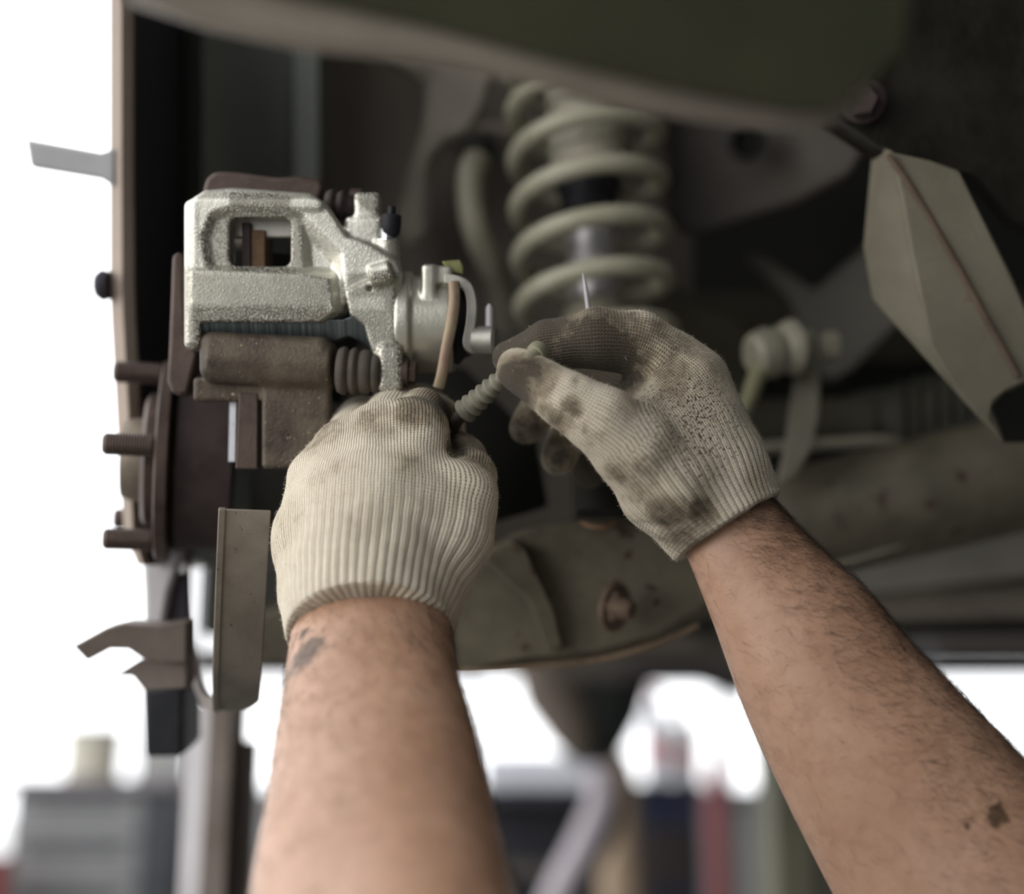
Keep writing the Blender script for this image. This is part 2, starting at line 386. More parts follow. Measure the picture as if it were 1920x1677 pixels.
def make_glove(parent, body, fingers, cut, cutn, path, flatv, stains_shade, specks, label, H=.00105, kb=.010, kf=.0045, wrinkles=()):
    body = [conv(c) for c in body]; fingers = [conv(c) for c in fingers]
    allp = [q for c in body+fingers for q in c]
    lo = np.min([p-r for p, r in allp], 0)-.006; hi = np.max([p+r for p, r in allp], 0)+.006
    cut = P(*cut); cutn = unit(cutn)
    X, Y, Z = grid(lo, hi, H)
    def chain(c, k, X=X, Y=Y, Z=Z):
        D = None
        for (a, ra), (b, rb) in zip(c[:-1], c[1:]):
            q = cone_sd(X, Y, Z, a, b, ra, rb); D = q if D is None else smin(D, q, k)
        return D
    B = None
    for c in body:
        q = chain(c, .006); B = q if B is None else smin(B, q, kb)
    D = B; FD = None
    for c in fingers:
        q = chain(c, .003); FD = q if FD is None else smin(FD, q, .0012)
    D = smin(B, FD, kf)
    pl = (X-cut[0])*cutn[0]+(Y-cut[1])*cutn[1]+(Z-cut[2])*cutn[2]
    D = smax(D, pl, .0012)
    V, Q = surfnet(D, lo, H); V = relax(V, Q, 2, .5)
    # knit coordinates
    path = list(spline([P(*q) for q in path], 5)); fl = unit(flatv)
    def strand(Pt, pts, ncol, row, fl, off):         # smooth (column, row) knit coordinates around a bent axis
        pts = np.array(pts)
        pts = np.vstack([pts[0]+(pts[0]-pts[1])/np.linalg.norm(pts[0]-pts[1])*np.array([[.03], [.02], [.01]]), pts,
                         pts[-1]+(pts[-1]-pts[-2])/np.linalg.norm(pts[-1]-pts[-2])*np.array([[.01], [.02], [.03]])])
        seg = np.linalg.norm(np.diff(pts, axis=0), axis=1); cum = np.concatenate([[0], np.cumsum(seg)])
        ss = np.arange(0, cum[-1], .0025); K = np.stack([np.interp(ss, cum, pts[:, i]) for i in range(3)], 1)
        for _ in range(6): K[1:-1] = (K[:-2]+2*K[1:-1]+K[2:])/4
        T = np.gradient(K, axis=0); T /= np.linalg.norm(T, axis=1)[:, None]
        U = np.zeros_like(T); u = unit(fl-T[0]*np.dot(fl, T[0]))
        for i in range(len(T)): u = unit(u-T[i]*np.dot(u, T[i])); U[i] = u
        bu = np.zeros(len(Pt)); bv = np.zeros(len(Pt))
        for a in range(0, len(Pt), 20000):
            Pc = Pt[a:a+20000]; d = np.linalg.norm(Pc[:, None]-K[None], axis=2); w = np.exp(-(d-d.min(1)[:, None])/.0022); w /= w.sum(1)[:, None]
            t = w@T; t /= np.linalg.norm(t, axis=1)[:, None]; c = w@K; sv = w@ss
            u = w@U; u -= t*np.einsum('ij,ij->i', u, t)[:, None]; u /= np.linalg.norm(u, axis=1)[:, None]; v = np.cross(t, u)
            q = Pc-c; bu[a:a+20000] = np.arctan2(np.einsum('ij,ij->i', q, v), np.einsum('ij,ij->i', q, u))/(2*math.pi)*ncol+off
            bv[a:a+20000] = (sv+np.einsum('ij,ij->i', q, t))/row
        return bu, bv
    C = V[Q].mean(1)
    def pd(c, Pt): return chain(c, .003, Pt[:, 0], Pt[:, 1], Pt[:, 2])
    gb = np.min([pd(c, C) for c in body], 0)-.002
    gd = np.array([gb]+[pd(c, C) for c in fingers]); g = gd.argmin(0)
    uvs = np.zeros((len(Q), 4, 2)); Vu = np.zeros(len(V)); vv = np.zeros(len(V))
    for gi in range(len(gd)):
        m = g == gi
        if not m.any(): continue
        if gi == 0: pts, nc, off = path, 174, 0
        else: pts, nc, off = list(spline([p for p, r in fingers[gi-1]], 4)), 54, 0
        cu, cv = strand(C[m], pts, nc, .00125, -fl, off)
        for k in range(4):
            u, v = strand(V[Q[m, k]], pts, nc, .00125, -fl, off)
            u = u - np.round((u-cu)/nc)*nc
            uvs[m, k, 0] = u; uvs[m, k, 1] = v
    along = np.maximum(-((V-cut)@cutn), 0)
    rib = np.clip(1-(along-.012)/.045, 0, 1)
    tu, _ = strand(V, path, 174, .00125, -fl, 0)
    ctr = V-np.mean(path, 0); N = np.zeros_like(V)
    fn = np.cross(V[Q[:, 2]]-V[Q[:, 0]], V[Q[:, 3]]-V[Q[:, 1]])
    for k in range(4): np.add.at(N, Q[:, k], fn)
    N /= np.linalg.norm(N, axis=1)[:, None]+1e-12
    V0 = V.copy()
    V = V + N*(np.cos(tu/3*2*math.pi)*rib*-.00020)[:, None]
    lump = np.sin(V0@np.array([210, 130, 90.]))*np.sin(V0@np.array([-70, 160, 240.])+1)
    V = V + N*(lump*.0004)[:, None]
    for a, b, wd, dep in wrinkles:                   # folds pressed into the cloth
        A, Bp = P(*a), P(*b); d = Bp-A; L2 = d@d; t = np.clip(((V0-A)@d)/L2, 0, 1)
        q = np.linalg.norm(V0-(A+t[:, None]*d), axis=1)
        V = V - N*(dep*np.exp(-(q/wd)**2))[:, None]
    o = mk('glove', V, Q, M['glove'], parent, angle=0, label=label)
    me = o.data; ul = me.uv_layers.new(name='knit'); ul.data.foreach_set('uv', uvs.reshape(-1).astype(np.float32))
    attr(me, 'dirt_shade', blobs(V, stains_shade)); attr(me, 'specks', blobs(V, specks)); attr(me, 'rib', rib)
    # cotton fuzz standing off the cloth
    keep = ((V-CAM)@N.T if False else np.einsum('ij,ij->i', V-CAM, N)) < np.linalg.norm(V-CAM, axis=1)*.25
    wts = np.clip(.55-blobs(V, stains_shade), .02, 1)[np.where(keep)[0]]; ids = RNG.choice(np.where(keep)[0], 5200, p=wts/wts.sum()); fv = []; ff = []
    for n_, i in enumerate(ids):
        p = V[i]; nn = N[i]; r = RNG.normal(size=3); r -= nn*(r@nn); r = unit(r)
        L_ = .0007+.0015*RNG.random()**2; s_ = np.cross(nn, r)*.000045
        pts = [p, p+nn*L_*.6+r*L_*.35, p+nn*L_*.75+r*L_*1.2]
        k = len(fv); fv += [pts[0]-s_, pts[0]+s_, pts[1]-s_, pts[1]+s_, pts[2]]
        ff += [[k, k+1, k+3, k+2], [k+2, k+3, k+4]]
    f = mk('cotton_fuzz', fv, ff, M['fuzz'], o, smooth=False); f['kind'] = 'stuff'
    return o

def make_arm(parent, ctl, depthratio, stains_shade, hair_n, hair_dir, hair_len, label, hair_r, bulges=()):
    c = [np.append(P(*q[:3]), q[3]*pxm(q[2])) for q in ctl]; c = spline(c, 12)
    pts = c[:, :3]; rad = c[:, 3]; n = len(pts); seg = 96
    T = np.gradient(pts, axis=0); V = []; N = []
    for i in range(n):
        t = unit(T[i]); side = unit(np.cross(t, FV)); dp = np.cross(side, t)
        a = np.arange(seg)*2*math.pi/seg
        rr = 1+.03*np.cos(2*a+.4)+.02*np.cos(3*a+i*.02)
        V.append(pts[i]+rad[i]*(np.cos(a)*rr)[:, None]*side+rad[i]*depthratio*(np.sin(a)*rr)[:, None]*dp)
        N.append(np.cos(a)[:, None]*side+np.sin(a)[:, None]*dp)
    V = np.vstack(V); N = np.vstack(N)
    for px, py, d, r, h in bulges:
        q = np.linalg.norm(V-P(px, py, d), axis=1); V = V+N*(h*np.exp(-(q/r)**2))[:, None]
    F = [[i*seg+j, i*seg+(j+1) % seg, (i+1)*seg+(j+1) % seg, (i+1)*seg+j] for i in range(n-1) for j in range(seg)]
    F += [list(range(seg))[::-1], [(n-1)*seg+j for j in range(seg)]]
    o = mk('forearm', V, F, M['skin'], parent, angle=0, label=label); attr(o.data, 'dirt_shade', blobs(V, stains_shade))
    # hairs
    hv = []; hf = []; cand = np.where(np.einsum('ij,ij->i', V-CAM, N) < .25*np.linalg.norm(V-CAM, axis=1))[0]
    cand = cand[cand > seg*3]
    wt = hair_r(V[cand], N[cand]); wt = wt/wt.sum(); ids = RNG.choice(cand, hair_n, p=wt)
    for i in ids:
        nn = N[i]; t = unit(T[min(i//seg, n-1)]); side = np.cross(nn, t)
        p = V[i]+t*RNG.normal()*.004+side*RNG.normal()*.0012-nn*.0006
        dr = unit(t*hair_dir[0]+side*hair_dir[1]+RNG.normal(size=3)*.45); dr = unit(dr-nn*(dr@nn))
        L_ = hair_len*(.4+.9*RNG.random()); cv = RNG.normal()*.5; lift = .22+.35*RNG.random()
        sw = np.cross(dr, nn); k0 = len(hv); K = 5
        for k in range(K):
            s = k/(K-1); q = p+dr*L_*s+nn*L_*lift*s*(1-.75*s)+nn*.0006+sw*L_*cv*s*s
            wd = .000062*(1-s*.8)
            if k < K-1: hv += [q+sw*wd, q-sw*wd*.5+nn*wd, q-sw*wd*.5-nn*wd]
            else: hv += [q]
        for k in range(K-2):
            for j in range(3):
                a_ = k0+3*k+j; b_ = k0+3*k+(j+1) % 3; hf.append([a_, b_, b_+3, a_+3])
        e = k0+3*(K-2)
        for j in range(3): hf.append([e+j, e+(j+1) % 3, e+3])
    h = mk('arm_hair', hv, hf, M['hair'], o, smooth=False); h['kind'] = 'stuff'
    return o

mech = thing('person', P(960, 1900, .5), 'mechanic reaching up with two bare forearms in dirty white knitted gloves, working at the brake', 'person')
# left arm and glove
make_arm(mech, [(690, 1040, .655, 128), (691, 1130, .64, 140), (692, 1200, .62, 147), (694, 1300, .595, 161), (700, 1400, .57, 184), (707, 1530, .535, 210), (712, 1677, .50, 240), (725, 1880, .45, 285), (745, 2150, .39, 350), (790, 2500, .34, 430)],
         .82, [(590, 1240, .586, .014, 1.1), (568, 1280, .588, .013, .9), (575, 1195, .598, .006, .9)], 3600, (1.0, .35), .012,
         'left forearm, bare and hairy', lambda V, N: np.clip(.35+np.abs(N@RV), 0, 2), [(560, 1235, .575, .02, .0015)])
make_glove(mech,
    [[(692, 1225, .613, 150), (693, 1165, .627, 154), (700, 1090, .64, 160), (712, 1010, .65, 165)],
     [(600, 1110, .642, 72), (594, 1010, .652, 80), (606, 905, .668, 66)],
     [(655, 1090, .638, 84), (652, 940, .650, 84), (655, 850, .668, 68)],
     [(710, 1090, .636, 90), (720, 930, .645, 86), (718, 822, .664, 68)],
     [(760, 1100, .640, 84), (788, 950, .646, 82), (782, 806, .660, 60)],
     [(790, 1130, .635, 60), (850, 1010, .640, 72), (868, 930, .646, 63)],
     [(720, 1060, .66, 120), (720, 930, .675, 110)]],
    [[(606, 905, .668, 62), (630, 850, .715, 52), (690, 830, .745, 44), (740, 850, .735, 40)],
     [(655, 850, .668, 62), (680, 800, .718, 54), (735, 795, .75, 46), (780, 830, .735, 40)],
     [(718, 822, .664, 62), (745, 775, .705, 54), (795, 770, .738, 46), (835, 800, .73, 38)],
     [(772, 812, .660, 54), (790, 776, .682, 46), (822, 785, .703, 40), (838, 825, .70, 34)],
     [(868, 945, .646, 62), (880, 895, .662, 50), (868, 858, .685, 42), (848, 835, .702, 34)]],
    (693, 1192, .622), P(692, 1260, .607)-P(693, 1160, .627), [(692, 1260, .607), (693, 1170, .625), (705, 1080, .642), (715, 980, .655), (712, 820, .69)], FV,
    [(775, 775, .65, .011, .75), (830, 780, .68, .020, 1.2), (800, 750, .66, .016, .9), (870, 850, .67, .016, .85), (760, 870, .63, .010, .32), (700, 790, .65, .016, .38), (610, 800, .66, .02, .35), (850, 850, .66, .012, .9),
     (900, 860, .65, .014, .5), (545, 980, .64, .02, .22), (905, 1060, .64, .012, .25), (690, 1000, .62, .02, .16), (640, 900, .63, .018, .18)],
    [(765, 780, .65, .006, .5)], 'left knitted cotton glove with ribbed cuff, soiled at the fingertips',
    wrinkles=[((815, 850, .655), (790, 800, .65), .002, .0006), ((845, 850, .65), (835, 895, .645), .004, .004)])
# right arm and glove
make_arm(mech, [(1270, 850, .672, 70), (1335, 950, .662, 86), (1375, 1005, .65, 96), (1430, 1090, .645, 116), (1500, 1195, .64, 146), (1570, 1310, .635, 167), (1650, 1425, .63, 190), (1740, 1550, .625, 212), (1840, 1690, .615, 228), (1990, 1900, .60, 240), (2200, 2200, .58, 250)],
         .8, [(1858, 1532, .594, .009, 1.5), (1848, 1558, .594, .006, 1.4), (1882, 1516, .597, .007, 1.2), (1812, 1545, .588, .0035, 1.0), (1350, 1150, .60, .012, .3), (1320, 1110, .62, .02, .25)], 9500, (.9, .75), .009,
         'right forearm, bare and hairy with an oil smudge', lambda V, N: np.clip(.22+(N@unit(RV+UV*.8))*1.2, .04, 2), [(1500, 1180, .6, .03, .001)])
make_glove(mech,
    [[(1385, 1015, .648, 100), (1362, 982, .652, 103), (1325, 920, .66, 118), (1280, 850, .665, 128)],
     [(1385, 945, .655, 66), (1345, 860, .655, 76), (1290, 730, .66, 78), (1262, 695, .664, 70)],
     [(1310, 1000, .65, 62), (1250, 915, .64, 86), (1180, 830, .635, 78)],
     [(1350, 930, .68, 76), (1300, 830, .69, 80), (1240, 735, .70, 66)],
     [(1300, 960, .675, 76), (1250, 870, .69, 84), (1200, 800, .705, 70)],
     [(1270, 800, .66, 100), (1240, 760, .67, 88)]],
    [[(1262, 695, .662, 70), (1200, 645, .660, 59), (1120, 635, .658, 57), (1030, 648, .662, 46), (955, 672, .672, 33)],
     [(1190, 840, .633, 78), (1130, 790, .629, 66), (1062, 750, .630, 55), (985, 700, .638, 42), (968, 692, .64, 38)],
     [(1240, 735, .70, 62), (1130, 690, .728, 52), (1040, 730, .735, 42), (988, 800, .722, 34)],
     [(1205, 790, .712, 58), (1130, 760, .745, 48), (1075, 800, .748, 40), (1047, 858, .735, 34)],
     [(1190, 860, .72, 54), (1140, 830, .76, 44), (1105, 880, .76, 36)]],
    (1366, 988, .650), P(1440, 1090, .645)-P(1366, 982, .652), [(1420, 1070, .645), (1362, 982, .652), (1290, 860, .665), (1215, 740, .668)], FV,
    [(1120, 665, .65, .024, 1.6), (1130, 705, .72, .034, 1.6), (1010, 640, .66, .024, 1.5), (1180, 690, .66, .018, 1.2), (1080, 610, .64, .014, .6), (950, 660, .67, .016, 1.5), (985, 700, .62, .016, 1.0), (965, 690, .62, .009, 1.1), (1068, 765, .61, .008, .9), (962, 722, .63, .015, 1.6), (1000, 690, .625, .010, 1.1), (1260, 700, .645, .03, .35), (1200, 900, .63, .03, .28), (1040, 800, .62, .010, .6),  # soiled fingers, plus shade painted into the thumb-index gap and thumb crease
     (1000, 770, .62, .010, .6), (1250, 970, .62, .012, .75), (1320, 965, .62, .009, .9), (1150, 900, .62, .009, .55), (1190, 740, .62, .012, .4), (1340, 690, .64, .012, .35), (985, 800, .71, .02, .75), (1047, 858, .72, .02, .8), (1250, 830, .60, .02, .22), (1400, 910, .64, .012, .4), (1230, 620, .65, .012, .35),  # includes fingertips behind the thumb: soiling with their shade mixed in
     (1280, 1010, .63, .012, .55), (1120, 800, .62, .012, .3), (1110, 880, .75, .02, 1.4)],
    [(1290, 800, .633, .030, .7), (1230, 760, .633, .02, .5), (1320, 765, .633, .013, 1.0), (1300, 830, .633, .017, .9), (1240, 850, .633, .014, .6), (1340, 740, .633, .010, .9), (1180, 860, .633, .010, .45)], 'right knitted cotton glove, oil specked, pinching a cable end',
    kf=.0035, wrinkles=[((1085, 715, .62), (1050, 800, .62), .0022, .0011), ((1190, 700, .64), (1260, 690, .63), .002, .0010), ((1195, 718, .64), (1275, 704, .63), .002, .0010), ((1200, 990, .63), (1330, 965, .625), .003, .0012)])

# the cable end between the hands
cab = thing('brake_cable', P(910, 740, .66), 'grey ribbed rubber cable end pinched between the two gloved hands', 'cable')
prof = []; A0 = P(868, 775, .672); A1 = P(952, 700, .655); Lc = np.linalg.norm(A1-A0)
for i in range(7):
    t = i/7; r = (.0064-.0020*t); prof += [(Lc*t, r*.6), (Lc*(t+.02), r*.88), (Lc*(t+.055), r), (Lc*(t+.09), r*.88), (Lc*(t+.115), r*.6)]
mk('ribbed_sleeve', *lathe(A0, A1-A0, prof, 28), surf('grey_rubber', (.15, .14, .105), (.21, .195, .15), 90, .6, 0, .3, .0003, 800), cab, angle=60)
mk('cable', *tube(spline([P(868, 775, .672), P(850, 800, .685), P(830, 850, .705), P(800, 900, .73)], 6), .0032, 12), M['rubber'], cab)
mk('end_fitting', *lathe(P(985, 682, .632), P(1016, 652, .640)-P(985, 682, .632), [(0, .0036), (.0075, .0037), (.0078, .0047), (.0105, .0049), (.0125, .0043), (.0138, .0025)], 24), surf('dull_brass', (.25, .24, .165), (.33, .31, .22), 120, .45, .2, .3, .0003, 800), cab, label='dull rounded metal fitting')
pin = thing('steel_pin', P(1100, 560, .69), 'thin pointed steel pin standing up behind the right index finger', 'pin')
mk('shaft', *tube([P(1110, 620, .69), P(1103, 580, .69), P(1097, 535, .69), P(1093, 512, .69)], [.0010, .0012, .0011, .0003], 10), M['light_steel'], pin)

# ================================================================== brake caliper (modelled in millimetre-like steps of its own frame)
D0 = .69; S0 = D0/FPX; C0 = P(550, 540, D0)
def fromcal(V):                                     # caliper frame: x right, y down, z away, steps of 0.26 mm
    return C0 + (V[:, [0]]-550)*S0*RV - (V[:, [1]]-540)*S0*UV + V[:, [2]]*S0*FV
def calmesh(name, D, lo, h, mat, parent, rl=1, label=None, angle=0):
    V, Q = surfnet(D, np.array(lo, float), h); V = relax(V, Q, rl, .5); Q = Q[:, ::-1]   # mirrored y
    Vw = fromcal(V)
    # orientation: make faces point outwards
    c = Vw[Q]; n = np.cross(c[:, 2]-c[:, 0], c[:, 3]-c[:, 1]); vol = np.einsum('ij,ij->i', c.mean(1)-Vw.mean(0), n).sum()
    if vol < 0: Q = Q[:, ::-1]
    return mk(name, Vw, Q, mat, parent, angle=angle, label=label)
cal = thing('brake_caliper', C0+FV*.02, 'silver cast brake caliper with rectangular window above the left glove', 'caliper')
lo, hi, h = (325, 330, -34), (775, 765, 150), 2.6
X, Y, Z = grid(lo, hi, h)
X2, Y2 = X[:, :, 0], Y[:, :, 0]
def pl2(pts, hgt, sl=1.3): return hgt + np.maximum(poly_sd(X2, Y2, pts), 0)*sl
ys = lambda y, k: np.maximum(y, 0)*k
zA = pl2([(335, 395), (345, 368), (372, 346), (430, 341), (575, 353), (606, 378), (598, 391), (430, 388), (393, 400), (377, 440), (384, 490), (396, 509), (335, 509)], 7)+ys(372-Y2, .9)+ys(362-X2, .7)
zB = pl2([(335, 506), (420, 508), (560, 513), (618, 524), (625, 582), (596, 603), (335, 603)], 0, 1.6)+ys(Y2-575, .35)+ys(358-X2, .9)+ys(420-X2, .02)
zW = pl2([(396, 394), (430, 389), (545, 397), (562, 415), (567, 500), (556, 514), (400, 509), (384, 488), (378, 440)], 19)
zC = pl2([(430, 386), (602, 378), (640, 425), (700, 464), (745, 492), (748, 520), (700, 512), (650, 482), (566, 398)], 12, .8)
zD = pl2([(640, 476), (700, 478), (745, 500), (748, 560), (648, 556)], 12, 1.0)
zf = np.minimum(np.minimum(np.minimum(zA, zB), np.minimum(zW, zC)), np.minimum(zD, 34+0*X2))
edge = poly_sd(X2, Y2, [(350, 375), (378, 350), (430, 345), (578, 357), (612, 380), (650, 440), (700, 455), (742, 486), (755, 510), (752, 566), (700, 566), (652, 540), (642, 585), (612, 604), (345, 604), (345, 420)])
zfs = zf.copy()
for _ in range(3):
    zfs[1:-1, 1:-1] = (zfs[1:-1, 1:-1]*2+zfs[:-2, 1:-1]+zfs[2:, 1:-1]+zfs[1:-1, :-2]+zfs[1:-1, 2:])/6
D = smax(edge[:, :, None]+0*Z, zfs[:, :, None]-Z, 9)
D = smax(D, Z-62, 3)
D = np.maximum(D, -rbox_sd(X, Y, Z, (426, 404, -60), (542, 497, 300), 15))                         # window
leg = rbox_sd(X, Y, Z, (341, 372, 8), (374, 654, 120), 13); D = smin(D, leg, 6)                      # outer leg
skirt = smax(poly_sd(X2, Y2, [(352, 590), (640, 590), (690, 600), (688, 640), (352, 650)])[:, :, None]+0*Z, np.maximum(34-Z+np.clip((Y-600)*-.4, -8, 8), Z-44), 3)
arch = cyl_sd(X, Y, Z, (655, 690, 0), (655, 690, 120), 74, 3)
ear = smax(poly_sd(X2, Y2, [(645, 545), (700, 520), (742, 520), (748, 590), (752, 640), (744, 668), (700, 668), (690, 640), (682, 610), (655, 590)])[:, :, None]+0*Z, np.maximum(2+ys(X-738, .6)-Z, Z-62), 7)
D = smin(D, ear, 6)
lug = rbox_sd(X, Y, Z, (708, 645, -6), (755, 737, 56), 13); D = smin(D, lug, 8)
bol = cyl_sd(X, Y, Z, (694, 520, 2), (735, 508, 2), 22, 6); D = smin(D, bol, 6)                      # cast boss near the ear
uear = rbox_sd(X, Y, Z, (658, 352, 42), (708, 480, 92), 9); D = smin(D, uear, 8)
sho = rbox_sd(X, Y, Z, (640, 398, 38), (716, 470, 95), 12); D = smin(D, sho, 8)
bb = cyl_sd(X, Y, Z, (722, 445, 45), (722, 505, 45), 24, 5); D = smin(D, bb, 8)                      # bleeder boss
D = smax(D, -cyl_sd(X, Y, Z, (722, 425, 45), (722, 452, 45), 12, 1), 1.5)
D = np.maximum(D, -cyl_sd(X, Y, Z, (693, 541, -12), (693, 541, 12), 5, 1))
cb = calmesh('body', D, lo, h, M['cast'], cal)
q = np.empty(len(cb.data.vertices)*3, np.float32); cb.data.vertices.foreach_get('co', q); q = q.reshape(-1, 3).astype(float)+WL[cal]-C0
gx, gy = q@RV/S0+550, 540-q@UV/S0
def soft(v, k=5): return np.clip(.5-v/k, 0, 1)
sm = soft(poly_sd(gx, gy, [(338, 335), (625, 335), (790, 480), (790, 505), (560, 516), (566, 398), (545, 388), (430, 382), (395, 392), (372, 440), (380, 500), (338, 500)]))
sm = np.maximum(sm, .8*soft(poly_sd(gx, gy, [(618, 500), (652, 500), (652, 600), (612, 600)])))
sm = np.maximum(sm, .6*soft(poly_sd(gx, gy, [(656, 556), (720, 556), (720, 580), (656, 580)])))
em = soft(poly_sd(gx, gy, [(424, 357), (520, 360), (545, 366), (540, 388), (430, 384)]), 6)
attr(cb.data, 'grain', np.clip(1-sm*.85+em*1.3, 0, 1.5))
# machined arch inside the lower edge
V, F = [], []
ar = [(x, y) for x, y in [(352, 598), (640, 598), (672, 586), (690, 602), (694, 660), (676, 640), (650, 628), (612, 640), (560, 641), (470, 640), (420, 642), (395, 650), (352, 650)]]
A = fromcal(np.array([(x, y, 20+(y-598)*.45) for x, y in ar], float)); B = A+FV*.009; n = len(ar)
mk('machined_arch', np.vstack([A, B]), [list(range(n)), [n+i for i in range(n)][::-1]]+[[i, n+i, n+(i+1) % n, (i+1) % n] for i in range(n)], M['machined'], cal, smooth=False, bevel=.0006, label='dark striped machined edge under the caliper body')
# piston housing
X, Y, Z = grid((722, 485, -20), (900, 705, 210), 2.8)
D = cyl_sd(X, Y, Z, (742, 600, 100), (848, 600, 100), 94, 8)
D = smin(D, cyl_sd(X, Y, Z, (738, 600, 100), (768, 600, 100), 103, 5), 4)
D = smin(D, rbox_sd(X, Y, Z, (788, 492, 15), (818, 560, 60), 9), 8)
D = smin(D, rbox_sd(X, Y, Z, (806, 495, 20), (848, 530, 70), 7), 6)
D = smax(D, -cyl_sd(X, Y, Z, (771, 600, 100), (779, 600, 100), 300, 1)+0*Z, .1) if False else D
calmesh('piston_housing', D, (722, 485, -20), 2.8, M['cast2'], cal)
def cp(x, y, z): return fromcal(np.array([[x, y, z]], float))[0]
mk('bleed_screw', *join(lathe(cp(722, 462, 45), UV, [(0, .0046), (.003, .0046), (.0035, .0036), (.010, .0034), (.0125, .0022)], 20), hexhead(cp(722, 455, 45), UV, .0035, .0056)), M['brightsteel'], cal)
mk('bleed_cap', *lathe(cp(729, 430, 45), UV+RV*.05-FV*.15, [(-.002, .002), (-.0015, .0036), (0, .0046), (.004, .0050), (.0085, .0050), (.0092, .0044), (.0094, .0022), (.013, .0020), (.0135, .001)], 28), M['black_rubber'], cal)
bt = []
for x, r in [(631, 41), (638, 45), (645, 46), (651, 38), (657, 44), (664, 46), (670, 37), (676, 42), (690, 42), (695, 36), (699, 40), (710, 38)]: bt.append(((x-628)*S0, r*S0))
mk('guide_pin_boot', *lathe(cp(628, 693, 25), RV*1.0-UV*.06, [(0, 30*S0)]+bt+[((714-628)*S0, 26*S0)], 40), M['rubber'], cal, angle=80)
mk('guide_bolt', *join(lathe(cp(752, 697, 25), RV-UV*.04, [(0, .0072), (.0030, .0072), (.0035, .0062)], 28), hexhead(cp(764, 697, 25), RV-UV*.04, .0042, .0062)), M['rust_brown'], cal, bevel=.0004)
bt = [((x-598)*S0, r*S0) for x, r in [(598, 22), (606, 29), (614, 30), (620, 24), (627, 29), (635, 30), (641, 22), (650, 24), (658, 18)]]
mk('guide_pin_boot', *lathe(cp(598, 368, 85), RV-UV*.10, bt, 32), M['rust_dark'], cal, angle=80)
mk('guide_bolt', *lathe(cp(645, 352, 92), RV-UV*.1, [(0, .004), (.006, .0045), (.0068, .003)], 20), M['rust_brown'], cal)
# hand brake lever group
lev = spline([cp(832, 520, 14), cp(856, 524, 12), cp(876, 536, 12), cp(884, 566, 14), cp(882, 605, 16), cp(876, 640, 18), cp(884, 652, 20), cp(900, 650, 22)], 6)
Lv = []; Lf = []
T = np.gradient(lev, axis=0)
for i, p in enumerate(lev):
    t = unit(T[i]); s = unit(np.cross(t, FV)); wd = .0024; dp = .016 if i > 6 else .008
    Lv += [p-s*wd, p+s*wd, p+s*wd+FV*dp, p-s*wd+FV*dp]
for i in range(len(lev)-1):
    for j in range(4): Lf.append([4*i+j, 4*i+(j+1) % 4, 4*i+4+(j+1) % 4, 4*i+4+j])
m_ = 4*(len(lev)-1); Lf += [[0, 3, 2, 1], [m_, m_+1, m_+2, m_+3]]
mk('lever', Lv, Lf, M['lever'], cal, bevel=.0008, angle=50, label='grey bent hand brake lever')
mk('lever_boss', *join(lathe(cp(884, 636, 34), RV-FV*.2, [(0, .0062), (.001, .007), (.011, .0072), (.0125, .006)], 28)), M['lever'], cal)
mk('lever_pin', *lathe(cp(917, 622, 34), UV, [(0, .0022), (.0125, .0021), (.0145, .0008)], 16), M['light_steel'], cal, label='pale steel pin standing on the lever end')
mk('lever_plate', *plate([(845, 555, .700), (885, 560, .712), (880, 650, .712), (870, 655, .712), (838, 660, .706)], .003), M['black_rubber'], cal, smooth=False)
zinc = surf('yellow_zinc', (.42, .43, .16), (.62, .62, .30), 120, .35, .7, .2, .0003, 500)
mk('stop_bracket', *plate([(828, 490, .697), (862, 487, .699), (868, 498, .70), (867, 514, .70), (852, 512, .70), (838, 503, .698)], .006), zinc, cal, smooth=False, bevel=.0006, label='yellow plated stop tab')
strip = spline([cp(850, 528, 8), cp(852, 560, -2), cp(848, 600, -6), cp(838, 650, -6), cp(829, 700, -2), cp(822, 727, 4)], 6)
mk('spring_strip', *tube(strip, [.0013]*len(strip), 12, flat=2.2), surf('copper_zinc', (.22, .135, .105), (.28, .25, .14), 45, .45, .4, .2, .0003, 500), cal, label='narrow coppery plated strip beside the piston housing')
mk('dust_boot', *lathe(cp(845, 600, 100), RV, [(0, .020), (.003, .0205), (.006, .017), (.009, .016), (.012, .012)], 36), M['black_rubber'], cal)

pad = thing('brake_pad', cp(500, 520, 95), 'worn brake pad seen in the dark through the caliper window', 'pad')
mk('backing_plate', *box(cp(452, 520, 100), .0045, .058, .026, RV, UV, FV), M['rust_dark'], pad, smooth=False, bevel=.0006)
mk('friction_block', *box(cp(474, 522, 100), .007, .052, .024, RV, UV, FV), surf('pad_brown', (.10, .06, .035), (.16, .10, .06), 200, .8, 0, .4, .0004, 900), pad, smooth=False, bevel=.0006)
mk('inner_wall', *box(cp(484, 418, 74), .033, .0095, .006, RV, UV, FV), M['lever'], cal, smooth=False, bevel=.001, label='grey inner wall seen through the window')
mk('shim_clip', *box(cp(526, 500, 88), .003, .004, .01, RV, UV, FV), M['rust_brown'], pad, smooth=False, bevel=.0006)

